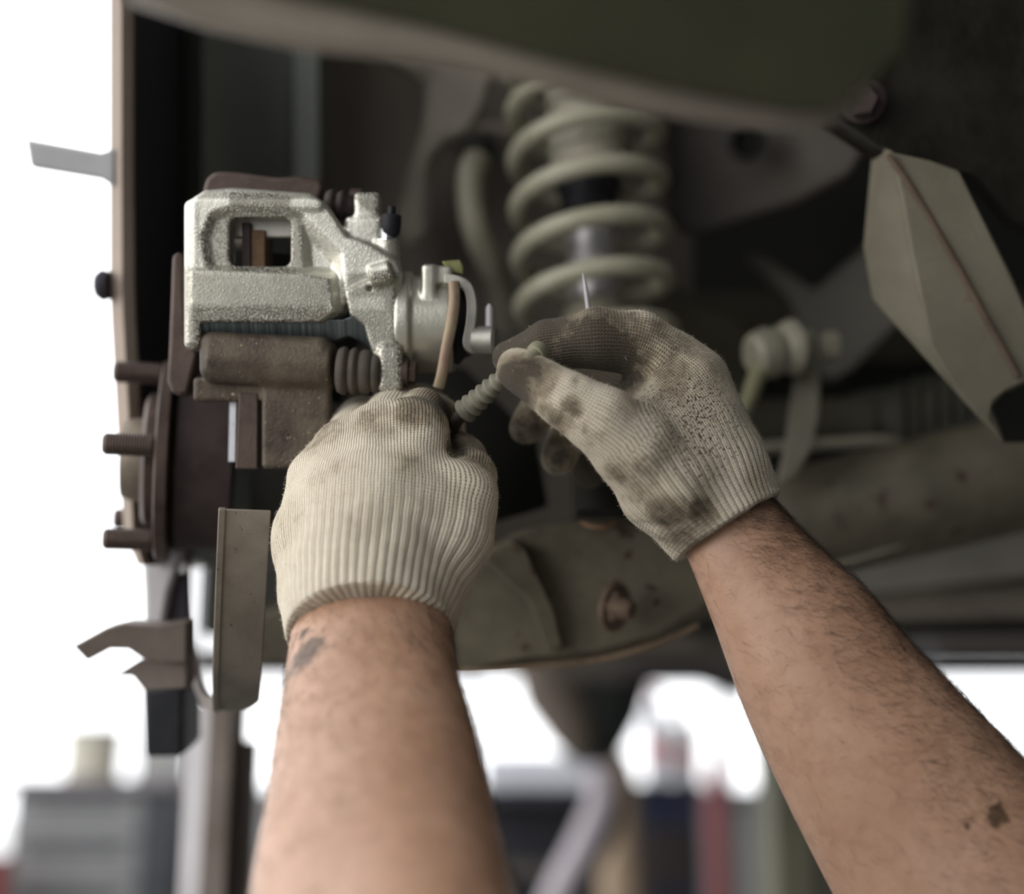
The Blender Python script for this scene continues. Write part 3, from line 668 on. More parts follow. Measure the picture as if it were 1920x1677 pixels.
# ================================================================== caliper bracket
X, Y, Z = grid((300, 605, -30), (640, 895, 120), 3.0)
br = thing('caliper_bracket', cp(500, 720, 60), 'rusty brown iron bracket carrying the silver caliper', 'bracket')
D = smin(rbox_sd(X, Y+(X-500)*-.05, Z, (369, 625, 0), (624, 722, 92), 26), cyl_sd(X, Y, Z, (385, 668, 38), (620, 682, 38), 43, 8), 5)
D = smin(D, rbox_sd(X, Y, Z, (486, 700, 22), (616, 880, 62), 8), 14)
D = smin(D, rbox_sd(X, Y, Z, (352, 705, 40), (500, 752, 100), 8), 6)
calmesh('carrier', D, (300, 605, -30), 3.0, M['rust'], br)
mk('pad_abutment', *plate([(447, 735, .70), (484, 737, .70), (483, 880, .70), (441, 880, .70)], .008), M['rust_brown'], br, smooth=False, bevel=.0008)
mk('side_plate', *plate([(322, 478, .715), (338, 470, .715), (346, 520, .715), (352, 640, .712), (366, 655, .712), (372, 662, .712), (352, 738, .712), (338, 744, .712), (322, 738, .712), (312, 715, .712), (316, 640, .712)], .016), M['rust_brown'], br, bevel=.0025, seg=3)
mk('upper_arm', *plate([(380, 352, .715), (386, 332, .715), (404, 320, .715), (440, 321, .715), (520, 332, .715), (556, 328, .715), (602, 334, .715), (608, 352, .715), (600, 376, .715), (380, 376, .715)], .022), M['rust_brown'], br, bevel=.0045, seg=4)
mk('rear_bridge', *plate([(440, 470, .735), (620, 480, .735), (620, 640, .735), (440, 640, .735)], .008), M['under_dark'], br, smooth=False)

# ================================================================== wheel hub, knuckle and dust shield share the wheel axis
HC = P(432, 870, .80)
an = unit((-.982, -.19, 0)); q_ = unit((.19, -.982, 0)); zz = np.array([0, 0, 1.0])
HB = HC+an*.006
hub = thing('wheel_hub', HB, 'dark rusty wheel hub with threaded studs pointing left', 'hub')
mk('hub_drum', *lathe(HB-an*.008, an, [(0, .046), (.001, .0495), (.030, .0495), (.0335, .047)], 64), M['rust_dark'], hub, angle=30)
mk('hub_flange', *lathe(HB+an*.0255, an, [(0, .055), (.001, .0565), (.0065, .0565), (.0075, .055)], 64), M['rust_brown'], hub, angle=30)
mk('hub_rim', *lathe(HB+an*.033, an, [(0, .036), (.001, .038), (.006, .038), (.0085, .034)], 48), M['rust_brown'], hub, angle=30)
mk('center_boss', *lathe(HB+an*.038, an, [(0, .024), (.009, .0235), (.0155, .021), (.0165, .012)], 40), M['rotor'], hub, angle=30)
for a in (68, 140, -4, -76, 212):
    a = math.radians(a); p = HB+an*.034+.049*(math.cos(a)*q_+math.sin(a)*zz)
    mk('wheel_stud', *thread(p, an, .0245, .0062, .0015, .0005), M['rust_brown'], hub, angle=60)
    
sh = thing('dust_shield', P(460, 1100, .70), 'curved sheet steel dust shield hanging below the caliper bracket', 'shield')
def arcband(R0, R1, w0, w1, a0, a1, n=48, taper=None, an=an, q_=q_):
    V = []; F = []
    for i in range(n+1):
        t = i/n; a = math.radians(a0+(a1-a0)*t); rd = math.cos(a)*q_+math.sin(a)*zz
        k = taper(t) if taper else 1
        for r in (R0, R1):
            for wv in (w0, w0+(w1-w0)*k): V.append(HC+rd*r-an*wv)
    for i in range(n):
        b = 4*i; c = b+4
        F += [[b, b+1, c+1, c], [b+2, c+2, c+3, b+3], [b, c, c+2, b+2], [b+1, b+3, c+3, c+1]]
    F += [[0, 2, 3, 1], [4*n, 4*n+1, 4*n+3, 4*n+2]]
    return V, F
mk('rim_band', *arcband(.1365, .1382, -.001, .0215, -22, -112, 60, lambda t: min(1, max(.22, 1.0-max(0, (t-.62))*2.4))), M['shield'], sh, bevel=.0006, angle=50)
mk('rim_lip', *arcband(.1335, .1390, -.003, .0005, -22, -270, 110), M['shield'], sh, bevel=.0006, angle=50)
mk('backing_ring', *arcband(.131, .1385, -.003, .0006, -82, -260, 90, None, unit((-.93, -.37, 0)), unit((.37, -.93, 0))), M['brown_paint'], sh, angle=50)

# steering knuckle behind the hub
kn = thing('steering_knuckle', P(600, 900, .86), 'dark cast steering knuckle in shadow behind the left glove', 'knuckle')
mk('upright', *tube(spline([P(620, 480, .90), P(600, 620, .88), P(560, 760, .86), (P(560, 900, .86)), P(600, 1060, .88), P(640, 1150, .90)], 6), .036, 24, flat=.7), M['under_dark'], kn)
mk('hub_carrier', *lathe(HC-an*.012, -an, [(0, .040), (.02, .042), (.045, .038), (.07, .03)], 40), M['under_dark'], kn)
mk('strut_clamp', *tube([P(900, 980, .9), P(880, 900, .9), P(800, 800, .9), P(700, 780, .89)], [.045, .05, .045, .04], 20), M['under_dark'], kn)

# ================================================================== coil spring and shock absorber
SB = P(1118, 620, .95); SA = unit((-.035, .0, 1.0))
spg = thing('coil_spring', SB, 'thick cream green coil spring above the right glove', 'spring')
su, sv = frame_of(SA); su = unit(np.array([1, 0, 0])-SA*SA[0]); sv = np.cross(SA, su)
pts = []; pitch = .0362; a0 = math.radians(-80); N_ = 7*40
for i in range(N_+1):
    a = -math.pi*.9 + i/40*2*math.pi
    pts.append(SB+SA*(-.018+pitch*(i/40))+.0500*(math.cos(a)*su+math.sin(a)*sv))
mk('coil', *tube(pts, .0066, 18), M['spring'], spg, angle=0)
ab = thing('shock_absorber', SB-SA*.02, 'upright shock absorber standing inside the cream coil spring', 'shock absorber')
mk('dust_tube', *lathe(SB+SA*.116, SA, [(0, .0240), (.002, .0262), (.07, .0262), (.10, .0262)], 48), surf('dust_tube', (.46, .42, .33), (.56, .52, .42), 30, .55, .05, .3, .0004, 400), ab, angle=30)
mk('bump_stop', *lathe(SB+SA*.075, SA, [(0, .015), (.010, .021), (.02, .0195), (.030, .0235), (.042, .020)], 40), M['black_rubber'], ab)
mk('piston_body', *lathe(SB+SA*.018, SA, [(0, .0175), (.074, .0175), (.078, .015)], 40), M['damper_steel'], ab, angle=30)
mk('spring_seat', *lathe(SB-SA*.034, SA, [(0, .022), (.008, .0225), (.05, .0225), (.054, .018)], 40), M['damper'], ab, angle=30)
mk('damper_tube', *lathe(SB-SA*.175, SA, [(0, .02), (.14, .0215)], 36), M['under_dark'], ab)
bsh = thing('rubber_bushing', P(1118, 900, .80), 'dark rubber lined tube ending behind the right glove, rusty rim below', 'bushing')
mk('tube', *lathe(P(1122, 830, .80), P(1120, 975, .79)-P(1122, 830, .80), [(0, .0135), (.035, .0135), (.0405, .0125)], 36), M['under_dark'], bsh, angle=30)
mk('rim', *tube(spline([P(1092, 980, .785), P(1105, 987, .777), (P(1125, 989, .775)), P(1142, 986, .777), P(1152, 979, .785)], 6), .0012, 10), surf('orange_rust', (.20, .11, .06), (.28, .17, .10), 120, .6, .2, .3, .0003, 500), bsh, label='orange rusty rim')

# ================================================================== lower control arm and suspension links
ca = thing('control_arm', P(1080, 1130, .82), 'broad brown-green lower control arm with a rusty bolt between the forearms', 'control arm')
top = [(470, 1150, .88), (560, 1120, .86), (700, 1060, .84), (850, 1045, .82), (905, 1030, .81), (975, 995, .80), (1080, 978, .80), (1200, 978, .80), (1290, 1010, .80), (1360, 1080, .81), (1330, 1150, .81), (1240, 1205, .81), (1120, 1238, .81), (980, 1252, .81), (850, 1258, .815), (470, 1250, .88)]
mk('arm_plate', *plate(top, .035), M['arm'], ca, bevel=.006, seg=3)
mk('pressed_rib', *plate([(890, 1040, .805), (960, 1010, .798), (985, 1030, .795), (1040, 1150, .797), (1060, 1218, .804), (1025, 1222, .804), (990, 1130, .799)], .006), M['arm'], ca, bevel=.003, seg=3)
mk('lower_flange', *tube(spline([P(560, 1262, .85), P(850, 1258, .812), P(980, 1252, .808), P(1120, 1238, .808), P(1230, 1208, .808), P(1310, 1172, .808)], 6), .0017, 10), surf('flange_rust', (.17, .12, .075), (.25, .18, .12), 100, .6, .2, .3, .0003, 500), ca, label='rust edged lower flange')
bx = unit(RV*.75+FV*-.62+UV*-.1)
mk('bolt', *join(lathe(P(1148, 1138, .795), bx, [(0, .0135), (.003, .0138), (.004, .0115)], 32), hexhead(P(1152, 1138, .790), bx, .005, .0092), lathe(P(1160, 1139, .784), bx, [(0, .0062), (.006, .0062), (.0095, .0045)], 20)), surf('bolt_rust', (.11, .078, .055), (.17, .12, .085), 150, .6, .3, .3, .0003, 500), ca, angle=30, label='rusty bolt with washer and nut')

ax_ = thing('rear_crossmember', P(1750, 950, .95), 'thick green-brown crossmember tube running out at the right edge', 'crossmember')
mk('tube', *tube([P(1250, 1080, 1.0), P(1500, 985, .96), P(1750, 925, .94), P(2050, 850, .92), P(2300, 790, .9)], [.037, .039, .039, .040, .040], 40), M['arm'], ax_)
mk('seam_flange', *tube(spline([P(1480, 1075, .93), P(1600, 1050, .925), P(1760, 1000, .915), P(1920, 960, .91), P(2100, 940, .9)], 6), .0016, 10), M['damper'], ax_)

ds = thing('drive_shaft', P(1600, 790, 1.0), 'dark drive shaft with ringed rubber boot at the right', 'drive shaft')
sd = P(1950, 790, 1.03)-P(1380, 795, 1.08)
mk('shaft', *lathe(P(1250, 797, 1.08), sd, [(0, .019), (.10, .019), (.155, .019)], 32), M['under'], ds)
bp = [(0, .020), (.012, .024), (.03, .026)]
for i in range(5): t = .036+i*.0105; bp += [(t, .028+i*.0028), (t+.0035, .032+i*.0032), (t+.007, .028+i*.003)]
mk('ringed_boot', *lathe(P(1590, 793, 1.06), sd, bp+[(.10, .044), (.16, .044)], 48), surf('boot_rubber', (.035, .034, .026), (.06, .058, .044), 60, .6, 0, .3, .0004, 300), ds, angle=60)
mk('lower_pipe', *tube(spline([P(840, 866, 1.0), P(1000, 858, 1.0), P(1330, 850, 1.0), P(1450, 838, .99), P(1560, 832, .985), P(1660, 828, .98), P(1720, 850, .98), P(1800, 868, .975), P(1960, 850, .97)], 6), .0042, 14), M['damper'], ds)

lk = thing('stabilizer_link', P(1440, 680, .9), 'slim greenish stabilizer link with ball joint right of the right glove', 'link')
mk('rod', *tube([P(1380, 800, .90), P(1405, 745, .90), P(1425, 690, .90), P(1430, 672, .90)], [.0052, .0055, .006, .007], 16), surf('link_olive', (.16, .155, .085), (.22, .21, .125), 60, .6, .1, .3, .0004, 400), lk)
mk('ball_joint', *lathe(P(1408, 668, .90), P(1470, 655, .91)-P(1408, 668, .90), [(0, .010), (.003, .0142), (.012, .0165), (.018, .0155), (.020, .010)], 32), M['damper'], lk)
mk('joint_boot', *lathe(P(1462, 655, .905), P(1500, 650, .91)-P(1462, 655, .905), [(0, .010), (.003, .016), (.009, .0185), (.012, .012)], 32), M['damper'], lk)
mk('nut', *hexhead(P(1545, 648, .915), RV+FV*.2, .009, .0095), M['damper'], lk, smooth=False)
mk('slit_light_strip', *plate([(431, 733, .712), (443, 733, .712), (440, 866, .712), (428, 866, .712)], .003), M['brightsteel'], br, smooth=False, label='pale strip added as the light through the slit beside the bracket')  # added strip: bright background behind the slit, put in as pale metal
br2 = thing('stabilizer_bracket', P(1500, 760, .92), 'twisted grey-brown steel bracket strap right of the stabilizer link', 'bracket')
mk('strap', *plate([(1508, 620, .92), (1530, 618, .92), (1540, 700, .918), (1538, 770, .915), (1525, 840, .91), (1495, 890, .91), (1455, 915, .91), (1470, 850, .912), (1480, 780, .916), (1492, 700, .919)], .006), surf('strap_paint', (.15, .14, .10), (.21, .195, .15), 30, .6, .1, .3, .0006, 200), br2, bevel=.0018)
mk('fork', *plate([(1462, 612, .915), (1478, 612, .915), (1482, 660, .915), (1475, 700, .915), (1455, 715, .915), (1448, 700, .915), (1462, 670, .915)], .006), M['under'], br2, bevel=.0015)

# ================================================================== car body around the wheel arch
body = thing('car_body', P(1200, 100, 1.1), 'underside of the raised car: fender, wheel arch sheets and floor above the hands', 'car')
def strip_panel(name, xs, ytop, ybot, mat, th=.003, **k):      # folded sheet: list of (px, depth) columns
    A = [P(x, yt, d) for (x, d), yt in zip(xs, ytop)]; B = [P(x2, yb, d2) for (x2, d2), yb in ybot]
    n = len(A); V = np.vstack([A, B, np.array(A)+FV*th, np.array(B)+FV*th]); F = []
    for i in range(n-1):
        F += [[i, n+i, n+i+1, i+1], [2*n+i, 2*n+i+1, 3*n+i+1, 3*n+i]]
    F += [[0, 2*n, 3*n, n], [n-1, 2*n-1, 4*n-1, 3*n-1]]
    F += [[i, i+1, 2*n+i+1, 2*n+i] for i in range(n-1)]+[[n+i, 3*n+i, 3*n+i+1, n+i+1] for i in range(n-1)]
    return mk(name, V, F, mat, body, **k)
def sheet(name, rows, mat, th=.003, **k):                      # rows of (px,py,d): a sheet with thickness
    R = [np.array([P(*q) for q in r]) for r in rows]; n = len(R[0]); m = len(R)
    A = np.vstack(R); V = np.vstack([A, A+FV*th]); F = []; o2 = n*m
    for j in range(m-1):
        for i in range(n-1):
            a = j*n+i; F += [[a, a+n, a+n+1, a+1], [o2+a, o2+a+1, o2+a+n+1, o2+a+n]]
    for i in range(n-1):
        F += [[i, i+1, o2+i+1, o2+i], [(m-1)*n+i, o2+(m-1)*n+i, o2+(m-1)*n+i+1, (m-1)*n+i+1]]
    for j in range(m-1):
        F += [[j*n, o2+j*n, o2+(j+1)*n, (j+1)*n], [j*n+n-1, (j+1)*n+n-1, o2+(j+1)*n+n-1, o2+j*n+n-1]]
    return mk(name, V, F, mat, body, **k)
fe = [(-200, 210, 246), (0, 210, 246), (300, 210, 246), (520, 210, 248), (600, 212, 250), (700, 218, 256), (850, 226, 262), (1000, 236, 262), (1060, 262, 275)]
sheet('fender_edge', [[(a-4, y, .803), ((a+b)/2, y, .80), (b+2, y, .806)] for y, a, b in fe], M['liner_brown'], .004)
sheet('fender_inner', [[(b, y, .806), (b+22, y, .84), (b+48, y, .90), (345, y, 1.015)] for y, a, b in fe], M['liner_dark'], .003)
sheet('arch_liner', [[(342, y, 1.02), (380, y, 1.0), (460, y, 1.03), (545, y, 1.05)] for y in (-200, 200, 700, 1000, 1065)], M['liner'], .003)
sheet('liner_step', [[(543, y, 1.05), (552, y, 1.0), (596, y, 1.0), (602, y, 1.08)] for y in (-200, 200, 700, 1000, 1190)], surf('liner_light', (.20, .21, .19), (.26, .27, .24), 5, .6, 0, .2, .001, 90), .003)
sheet('inner_arch', [[(600, y, 1.08), (680, y, 1.1), (800, y, 1.12), (980, y, 1.14), (1300, y, 1.16)] for y in (-200, 200, 700, 1000, 1150)], surf('arch_dark', (.15, .13, .11), (.21, .185, .155), 5, .7, 0, .2, .001, 90), .003)
mk('fender_clip', *lathe(P(205, 535, .80), -RV+FV*.1, [(0, .008), (.004, .009), (.007, .007), (.0085, .003)], 24), M['liner_dark'], body)
mk('side_bar', *plate([(47, 259, .80), (188, 285, .80), (216, 276, .80), (216, 352, .80), (188, 334, .80), (56, 312, .80)], .006), surf('bar_grey', (.30, .30, .31), (.36, .36, .37), 20, .6, 0, .1, .0006, 100), body, bevel=.002, label='flat grey bar sticking out to the left')
# strut tower sheet metal
mk('tower_sheet', *plate([(700, 90, 1.05), (820, 110, 1.03), (930, 120, 1.02), (905, 200, 1.02), (880, 250, 1.02), (835, 268, 1.02), (808, 300, 1.02), (795, 400, 1.02), (800, 440, 1.02), (760, 470, 1.04), (740, 420, 1.05), (760, 330, 1.05), (790, 240, 1.05), (800, 160, 1.05)], .02), M['sheet'], body, bevel=.006, seg=3)
mk('tower_rim', *tube(spline([P(800, 440, 1.03), P(806, 300, 1.03), P(840, 262, 1.03), P(900, 240, 1.03), P(960, 250, 1.03)], 6), .006, 14), M['brown_paint'], body)
mk('tower_cup', *lathe(SB+SA*.205, SA, [(0, .062), (.004, .066), (.02, .066), (.05, .05), (.08, .05)], 48), M['sheet'], body, angle=30)
mk('tower_side', *plate([(1235, 190, 1.04), (1300, 205, 1.02), (1560, 215, .98), (1640, 260, .96), (1600, 330, .98), (1500, 380, 1.0), (1300, 440, 1.04), (1250, 400, 1.05), (1262, 300, 1.05)], .03), surf('tower_paint', (.055, .048, .042), (.09, .08, .068), 9, .7, 0, .3, .001, 120), body, bevel=.006, seg=3)
mk('drain_hole', *lathe(P(1400, 268, .975), -FV, [(-.002, .0135), (.003, .0135), (.0035, .010), (-.002, .0095)], 32, caps=True), M['under_dark'], body)
mk('rail_brace', *plate([(1395, 470, 1.10), (1440, 478, 1.10), (1530, 545, 1.09), (1650, 440, 1.06), (1700, 600, 1.05), (1600, 690, 1.07), (1560, 720, 1.07), (1500, 640, 1.08), (1490, 570, 1.09)], .03), surf('brace_grey', (.085, .08, .068), (.12, .115, .095), 9, .7, 0, .3, .001, 120), body, bevel=.006, seg=3)
mk('side_member', *plate([(1230, 520, 1.12), (1400, 600, 1.12), (1420, 760, 1.12), (1200, 760, 1.12)], .03), M['under'], body, bevel=.006, seg=3)
# floor of the car and the rest of its body
fz = 1.50
mk('floor_pan', *wbox(-.15, 1.7, 1.16, 3.6, fz, fz+.03), M['under'], body, smooth=False, bevel=.004)
for i, x in enumerate((.15, .45, .8)):
    mk('floor_rib', *wbox(x, x+.05, 1.2, 3.55, fz-.035, fz+.002), M['under'], body, smooth=False, bevel=.006)
mk('rear_panel', *wbox(-.3, 1.75, 3.4, 3.5, fz-.03, fz+.3), surf('sill_brown', (.26, .22, .18), (.34, .29, .24), 6, .7, 0, .2, .001, 90), body, smooth=False, bevel=.01)
mk('body_shell', *wbox(-.32, 1.8, -.6, 4.4, fz+.33, fz+.9), M['liner'], body, smooth=False, bevel=.03)
mk('inner_fender', *wbox(.62, .66, .75, 1.8, 1.32, fz+.35), M['under_dark'], body, smooth=False)
mk('bulkhead', *wbox(-.28, .64, 1.27, 1.30, 1.245, fz+.35), M['under_dark'], body, smooth=False)

hsd = thing('heat_shield', P(1750, 1060, 1.19), 'pale grey-brown heat shield and exhaust pipe low at the right edge', 'heat shield')
mk('shield_sheet', *plate([(1560, 1090, 1.19), (1620, 1050, 1.19), (1760, 1010, 1.19), (2000, 960, 1.19), (2000, 1075, 1.18), (1760, 1100, 1.18), (1580, 1118, 1.18)], .02), surf('shield_grey', (.30, .28, .24), (.42, .39, .34), 12, .6, .2, .4, .001, 120), hsd, bevel=.004)
mk('exhaust_pipe', *tube([P(1500, 1135, 1.21), P(1700, 1128, 1.21), P(1900, 1122, 1.21), P(2200, 1112, 1.21)], 0.017, 24), surf('exhaust_brown', (.20, .165, .135), (.28, .24, .2), 20, .6, .2, .3, .0006, 200), hsd)
mk('hanger', *tube([P(1800, 1120, 1.21), P(1802, 1060, 1.21), P(1805, 1005, 1.21)], .006, 12), M['under_dark'], hsd)

# near rail crossing the top of the frame
rl = thing('side_rail', P(900, 40, .5), 'out-of-focus dark rail of the car crossing above the spring', 'rail')
top_e = [(150, -60), (330, -8), (560, 42), (760, 72), (1000, 128), (1250, 188), (1480, 224), (1640, 215)]
mk('rail_face', *plate([(x, y, .43) for x, y in [(150, -110), (330, -62), (560, -12), (800, 28), (1000, 90), (1250, 150), (1500, 192), (1640, 170)]]+[(x, y, .434) for x, y in [(1560, 232), (1400, 225), (1200, 196), (1000, 146), (900, 122), (760, 98), (560, 78), (380, 40), (230, -10)]], .012), M['sheet'], rl, bevel=.002)
mk('rail_underside', *plate([(100, -400, 0.378), (1750, -400, 0.378), (1700, 100, 0.396), (1560, 208, 0.413), (1480, 205, 0.419), (1250, 160, 0.421), (1000, 100, 0.423), (780, 38, 0.423), (560, -8, 0.423), (330, -58, 0.423), (120, -110, 0.423)], .006), surf('rail_olive', (.028, .030, .016), (.05, .05, .028), 6, .7, 0, .2, .001, 80), rl, bevel=.002, label='dark olive underside')

# bracket beam at right
bb_ = thing('axle_bracket', P(1760, 520, .78), 'tapered grey-brown sheet steel bracket hanging at the right edge', 'bracket')
mk('front_face', *plate([(1672, 285, .74), (1745, 300, .735), (1800, 320, .73), (1850, 420, .73), (1900, 520, .735), (1960, 660, .74), (1960, 700, .74), (1885, 735, .74), (1862, 755, .74), (1858, 785, .74), (1884, 828, .74), (1855, 800, .74), (1800, 740, .74), (1745, 650, .74), (1710, 480, .74), (1690, 370, .74)], .006), M['beam'], bb_, bevel=.0018)
mk('side_face', *plate([(1640, 270, .775), (1674, 283, .742), (1692, 370, .742), (1712, 480, .742), (1747, 652, .742), (1802, 742, .742), (1640, 560, .775), (1622, 460, .775)], .005), M['beam'], bb_, bevel=.001)
mk('folded_seam', *tube(spline([P(1665, 290, .738), P(1720, 370, .737), P(1790, 490, .736), P(1850, 600, .737), P(1908, 705, .738)], 6), .0018, 10), surf('seam_brown', (.085, .06, .042), (.13, .092, .068), 60, .6, 0, .3, .0004, 300), bb_, label='brown seam')
mk('return_flange', *plate([(1862, 765, .745), (1885, 738, .745), (1960, 705, .745), (1960, 830, .79), (1885, 830, .79)], .004), M['under_dark'], bb_)
sf = thing('subframe_mount', P(1750, 150, .72), 'dark dirty subframe mount with a hex bolt in the upper right corner', 'mount')
mk('mount_body', *tube(spline([P(1600, 150, .83), P(1640, 160, .82), P(1760, 130, .81), P(1900, 90, .81), P(2100, 60, .81)], 6), [.008, .012, .018, .022, .026, .029]+[.03]*19, 28), M['under_dark'], sf)
mk('mount_plate', *plate([(1540, 218, .77), (1600, 165, .76), (1650, 90, .75), (1668, 20, .75), (1690, -60, .75), (2050, -60, .75), (2050, 460, .76), (1905, 420, .75), (1830, 330, .75), (1740, 305, .745), (1640, 285, .76)], .02), surf('mount_grime', (.009, .008, .005), (.022, .019, .013), 30, .6, .1, .6, .0015, 120), sf, bevel=.004)
mk('weld_bead', *tube(spline([P(1618, 118, .745), P(1640, 85, .745), P(1656, 55, .745), P(1660, 20, .745)], 6), .0016, 10), M['damper'], sf)
mk('hex_bolt', *join(lathe(P(1618, 190, .752), RV*-.25-FV-UV*.1, [(0, .012), (.003, .0122), (.004, .010)], 28), hexhead(P(1616, 190, .748), RV*-.25-FV-UV*.1, .008, .0092)), M['rust_dark'], sf, angle=30)

# brake hose loop left of the spring
hs = thing('brake_hose', P(900, 400, .98), 'bent olive-grey brake hose left of the coil spring', 'hose')
mk('hose', *tube(spline([P(905, 285, 1.0), P(885, 320, .985), P(882, 380, .98), P(895, 440, .98), P(918, 490, .99), P(938, 540, 1.01), P(950, 610, 1.03)], 8), .0098, 18), M['damper'], hs)
mk('hose_clamp', *lathe(P(900, 270, 1.0), P(880, 330, .985)-P(900, 270, 1.0), [(0, .012), (.004, .013), (.012, .013), (.014, .011)], 24), M['under_dark'], hs)

# ================================================================== beam, lift and workshop
lb = thing('support_bar', P(350, 1205, .80), 'brown bent steel bar with a cut end pointing left below the hub', 'bar')
mk('bent_bar', *plate([(136, 1212, .775), (198, 1178, .775), (232, 1170, .775), (300, 1174, .78), (350, 1168, .785), (350, 1244, .785), (300, 1244, .78), (264, 1234, .775), (240, 1218, .775), (206, 1217, .775), (163, 1240, .775)], .022), M['brown_paint'], lb, bevel=.0012)
mk('lower_web', *plate([(214, 1268, .79), (262, 1238, .79), (350, 1236, .79), (350, 1292, .79), (270, 1296, .79), (248, 1268, .79)], .022), M['brown_paint'], lb, bevel=.0012)
mk('rubber_block', *plate([(266, 1288, 0.859), (344, 1288, 0.859), (344, 1420, 0.859), (270, 1422, 0.859)], .05), M['black_rubber'], lb, bevel=.003)
mk('upright_tab', *plate([(262, 1020, 0.834), (345, 1030, 0.834), (318, 1110, 0.834), (305, 1182, 0.834), (270, 1182, 0.834), (268, 1110, 0.834)], .012), M['light_steel'], lb, bevel=.003, label='pale steel tab standing on the bar')
mk('dark_gusset', *plate([(310, 1080, 0.842), (348, 1075, 0.842), (348, 1180, 0.842), (303, 1182, 0.842)], .012), M['liner_dark'], lb)

fl = mk('floor', *wbox(-3.4, 4.2, -4, 9, -.05, 0), surf('concrete_floor', (.14, .14, .135), (.20, .195, .185), 1.2, .7, 0, .2, .004, 30), smooth=False); fl['kind'] = 'structure'
yd = mk('yard_ground', *wbox(-60, 60, -40, 80, -.15, -.06), surf('pale_yard', (.5, .5, .5), (.56, .56, .55), .5, .8, 0, .2, .01, 10), smooth=False); yd['kind'] = 'structure'; 
wm = surf('wall_paint', (.22, .22, .215), (.27, .265, .25), 1.5, .8, 0, .1, .002, 40)
wb = thing('wall_back', (0, 9, 0), None, None); wb['kind'] = 'structure'
mk('lower_wall', *wbox(-2.3, 4.2, 9, 9.15, 0, 1.12), wm, wb, smooth=False)
mk('upper_wall', *wbox(-2.3, 4.2, 9, 9.15, 3.0, 3.9), wm, wb, smooth=False)
mk('pillar', *wbox(-2.35, -2.1, 8.98, 9.17, 0, 3.9), wm, wb, smooth=False)
win = thing('window_1', (0, 9, 1.1), None, None); win['kind'] = 'structure'
fm = surf('window_frame_paint', (.20, .20, .21), (.25, .25, .26), 6, .5, 0, .1, .001, 60)
mk('sill', *wbox(-2.1, 4.2, 8.93, 9.17, 1.10, 1.16), fm, win, smooth=False)
mk('head', *wbox(-2.1, 4.2, 8.98, 9.12, 2.95, 3.0), fm, win, smooth=False)
for x in (-2.1, -1.2, -.3, .55, 1.3, 1.75, 2.6, 3.4, 4.1): mk('mullion', *wbox(x, x+.07, 8.99, 9.11, 1.16, 2.95), fm, win, smooth=False)
mk('transom', *wbox(-2.1, 4.2, 9.0, 9.1, 1.83, 2.06), plain('transom_dark', (.06, .055, .055)), win, smooth=False)
ce = mk('ceiling', *wbox(-.55, 4.2, -4, 9.15, 3.9, 4.0), wm, smooth=False); ce['kind'] = 'structure'
wr = mk('wall_right', *wbox(4.2, 4.35, -4, 9.15, 0, 4.0), wm, smooth=False); wr['kind'] = 'structure'

wf = mk('wall_front', *wbox(-.9, 4.2, -4.15, -4, 0, 4.0), wm, smooth=False); wf['kind'] = 'structure'
def room_plate(pts, Y, th): 
    A = np.array([W(x, y, Y) for x, y in pts]); n = len(A); V = np.vstack([A, A+np.array([0, th, 0])])
    return V, [list(range(n)), [n+i for i in range(n)][::-1]]+[[i, n+i, n+(i+1) % n, (i+1) % n] for i in range(n)]
# tool cabinet with drawers
cx0, cx1, cY = W(25, 1480, 4.2)[0], W(332, 1480, 4.2)[0], 4.2; ct = W(100, 1460, 4.2)[2]
tc = thing('tool_cabinet', ((cx0+cx1)/2, cY+.25, 0), 'grey workshop cabinet with wide drawers at the lower left', 'cabinet')
gm = plain('cabinet_grey', (.22, .22, .22)); gd = plain('cabinet_dark', (.055, .058, .065))
mk('carcass', *wbox(cx0, cx1, cY, cY+.5, .08, ct-.03), gd, tc, smooth=False, bevel=.004)
mk('worktop', *wbox(cx0-.02, cx1+.04, cY-.03, cY+.52, ct-.03, ct), plain('worktop', (.16, .14, .15)), tc, smooth=False, bevel=.004)
xd = cx0+(cx1-cx0)*.80; z = ct-.05; k = 0
while z > .2:
    dd = mk('drawer', *wbox(cx0+.01, xd, cY-.02, cY, z-.115, z), gm, tc, smooth=False, bevel=.004)
    mk('drawer_handle', *wbox(cx0+.05, xd-.05, cY-.035, cY-.02, z-.03, z-.015), gd, dd, smooth=False); z -= .125
z = ct-.05
while z > .2:
    mk('side_door', *wbox(xd+.01, cx1-.01, cY-.015, cY, z-.24, z), gd, tc, smooth=False, bevel=.004); z -= .26
jx = W(152, 1480, 4.3)
jr = thing('plastic_jar', (jx[0], 4.4, ct), 'beige plastic tub standing on the grey cabinet', 'tub')
jm = plain('beige_plastic', (.50, .47, .38))
mk('tub', *lathe((jx[0], 4.4, ct), (0, 0, 1), [(0, .080), (.003, .085), (.135, .088), (.14, .083)], 32), jm, jr, angle=40)
mk('lid', *lathe((jx[0], 4.4, ct+.138), (0, 0, 1), [(0, .091), (.014, .091), (.018, .08)], 32), plain('lid_dark', (.3, .28, .24)), jr, angle=40)
# bench left of the forearm
bnx0, bnx1 = W(430, 1480, 5)[0], W(535, 1480, 5)[0]
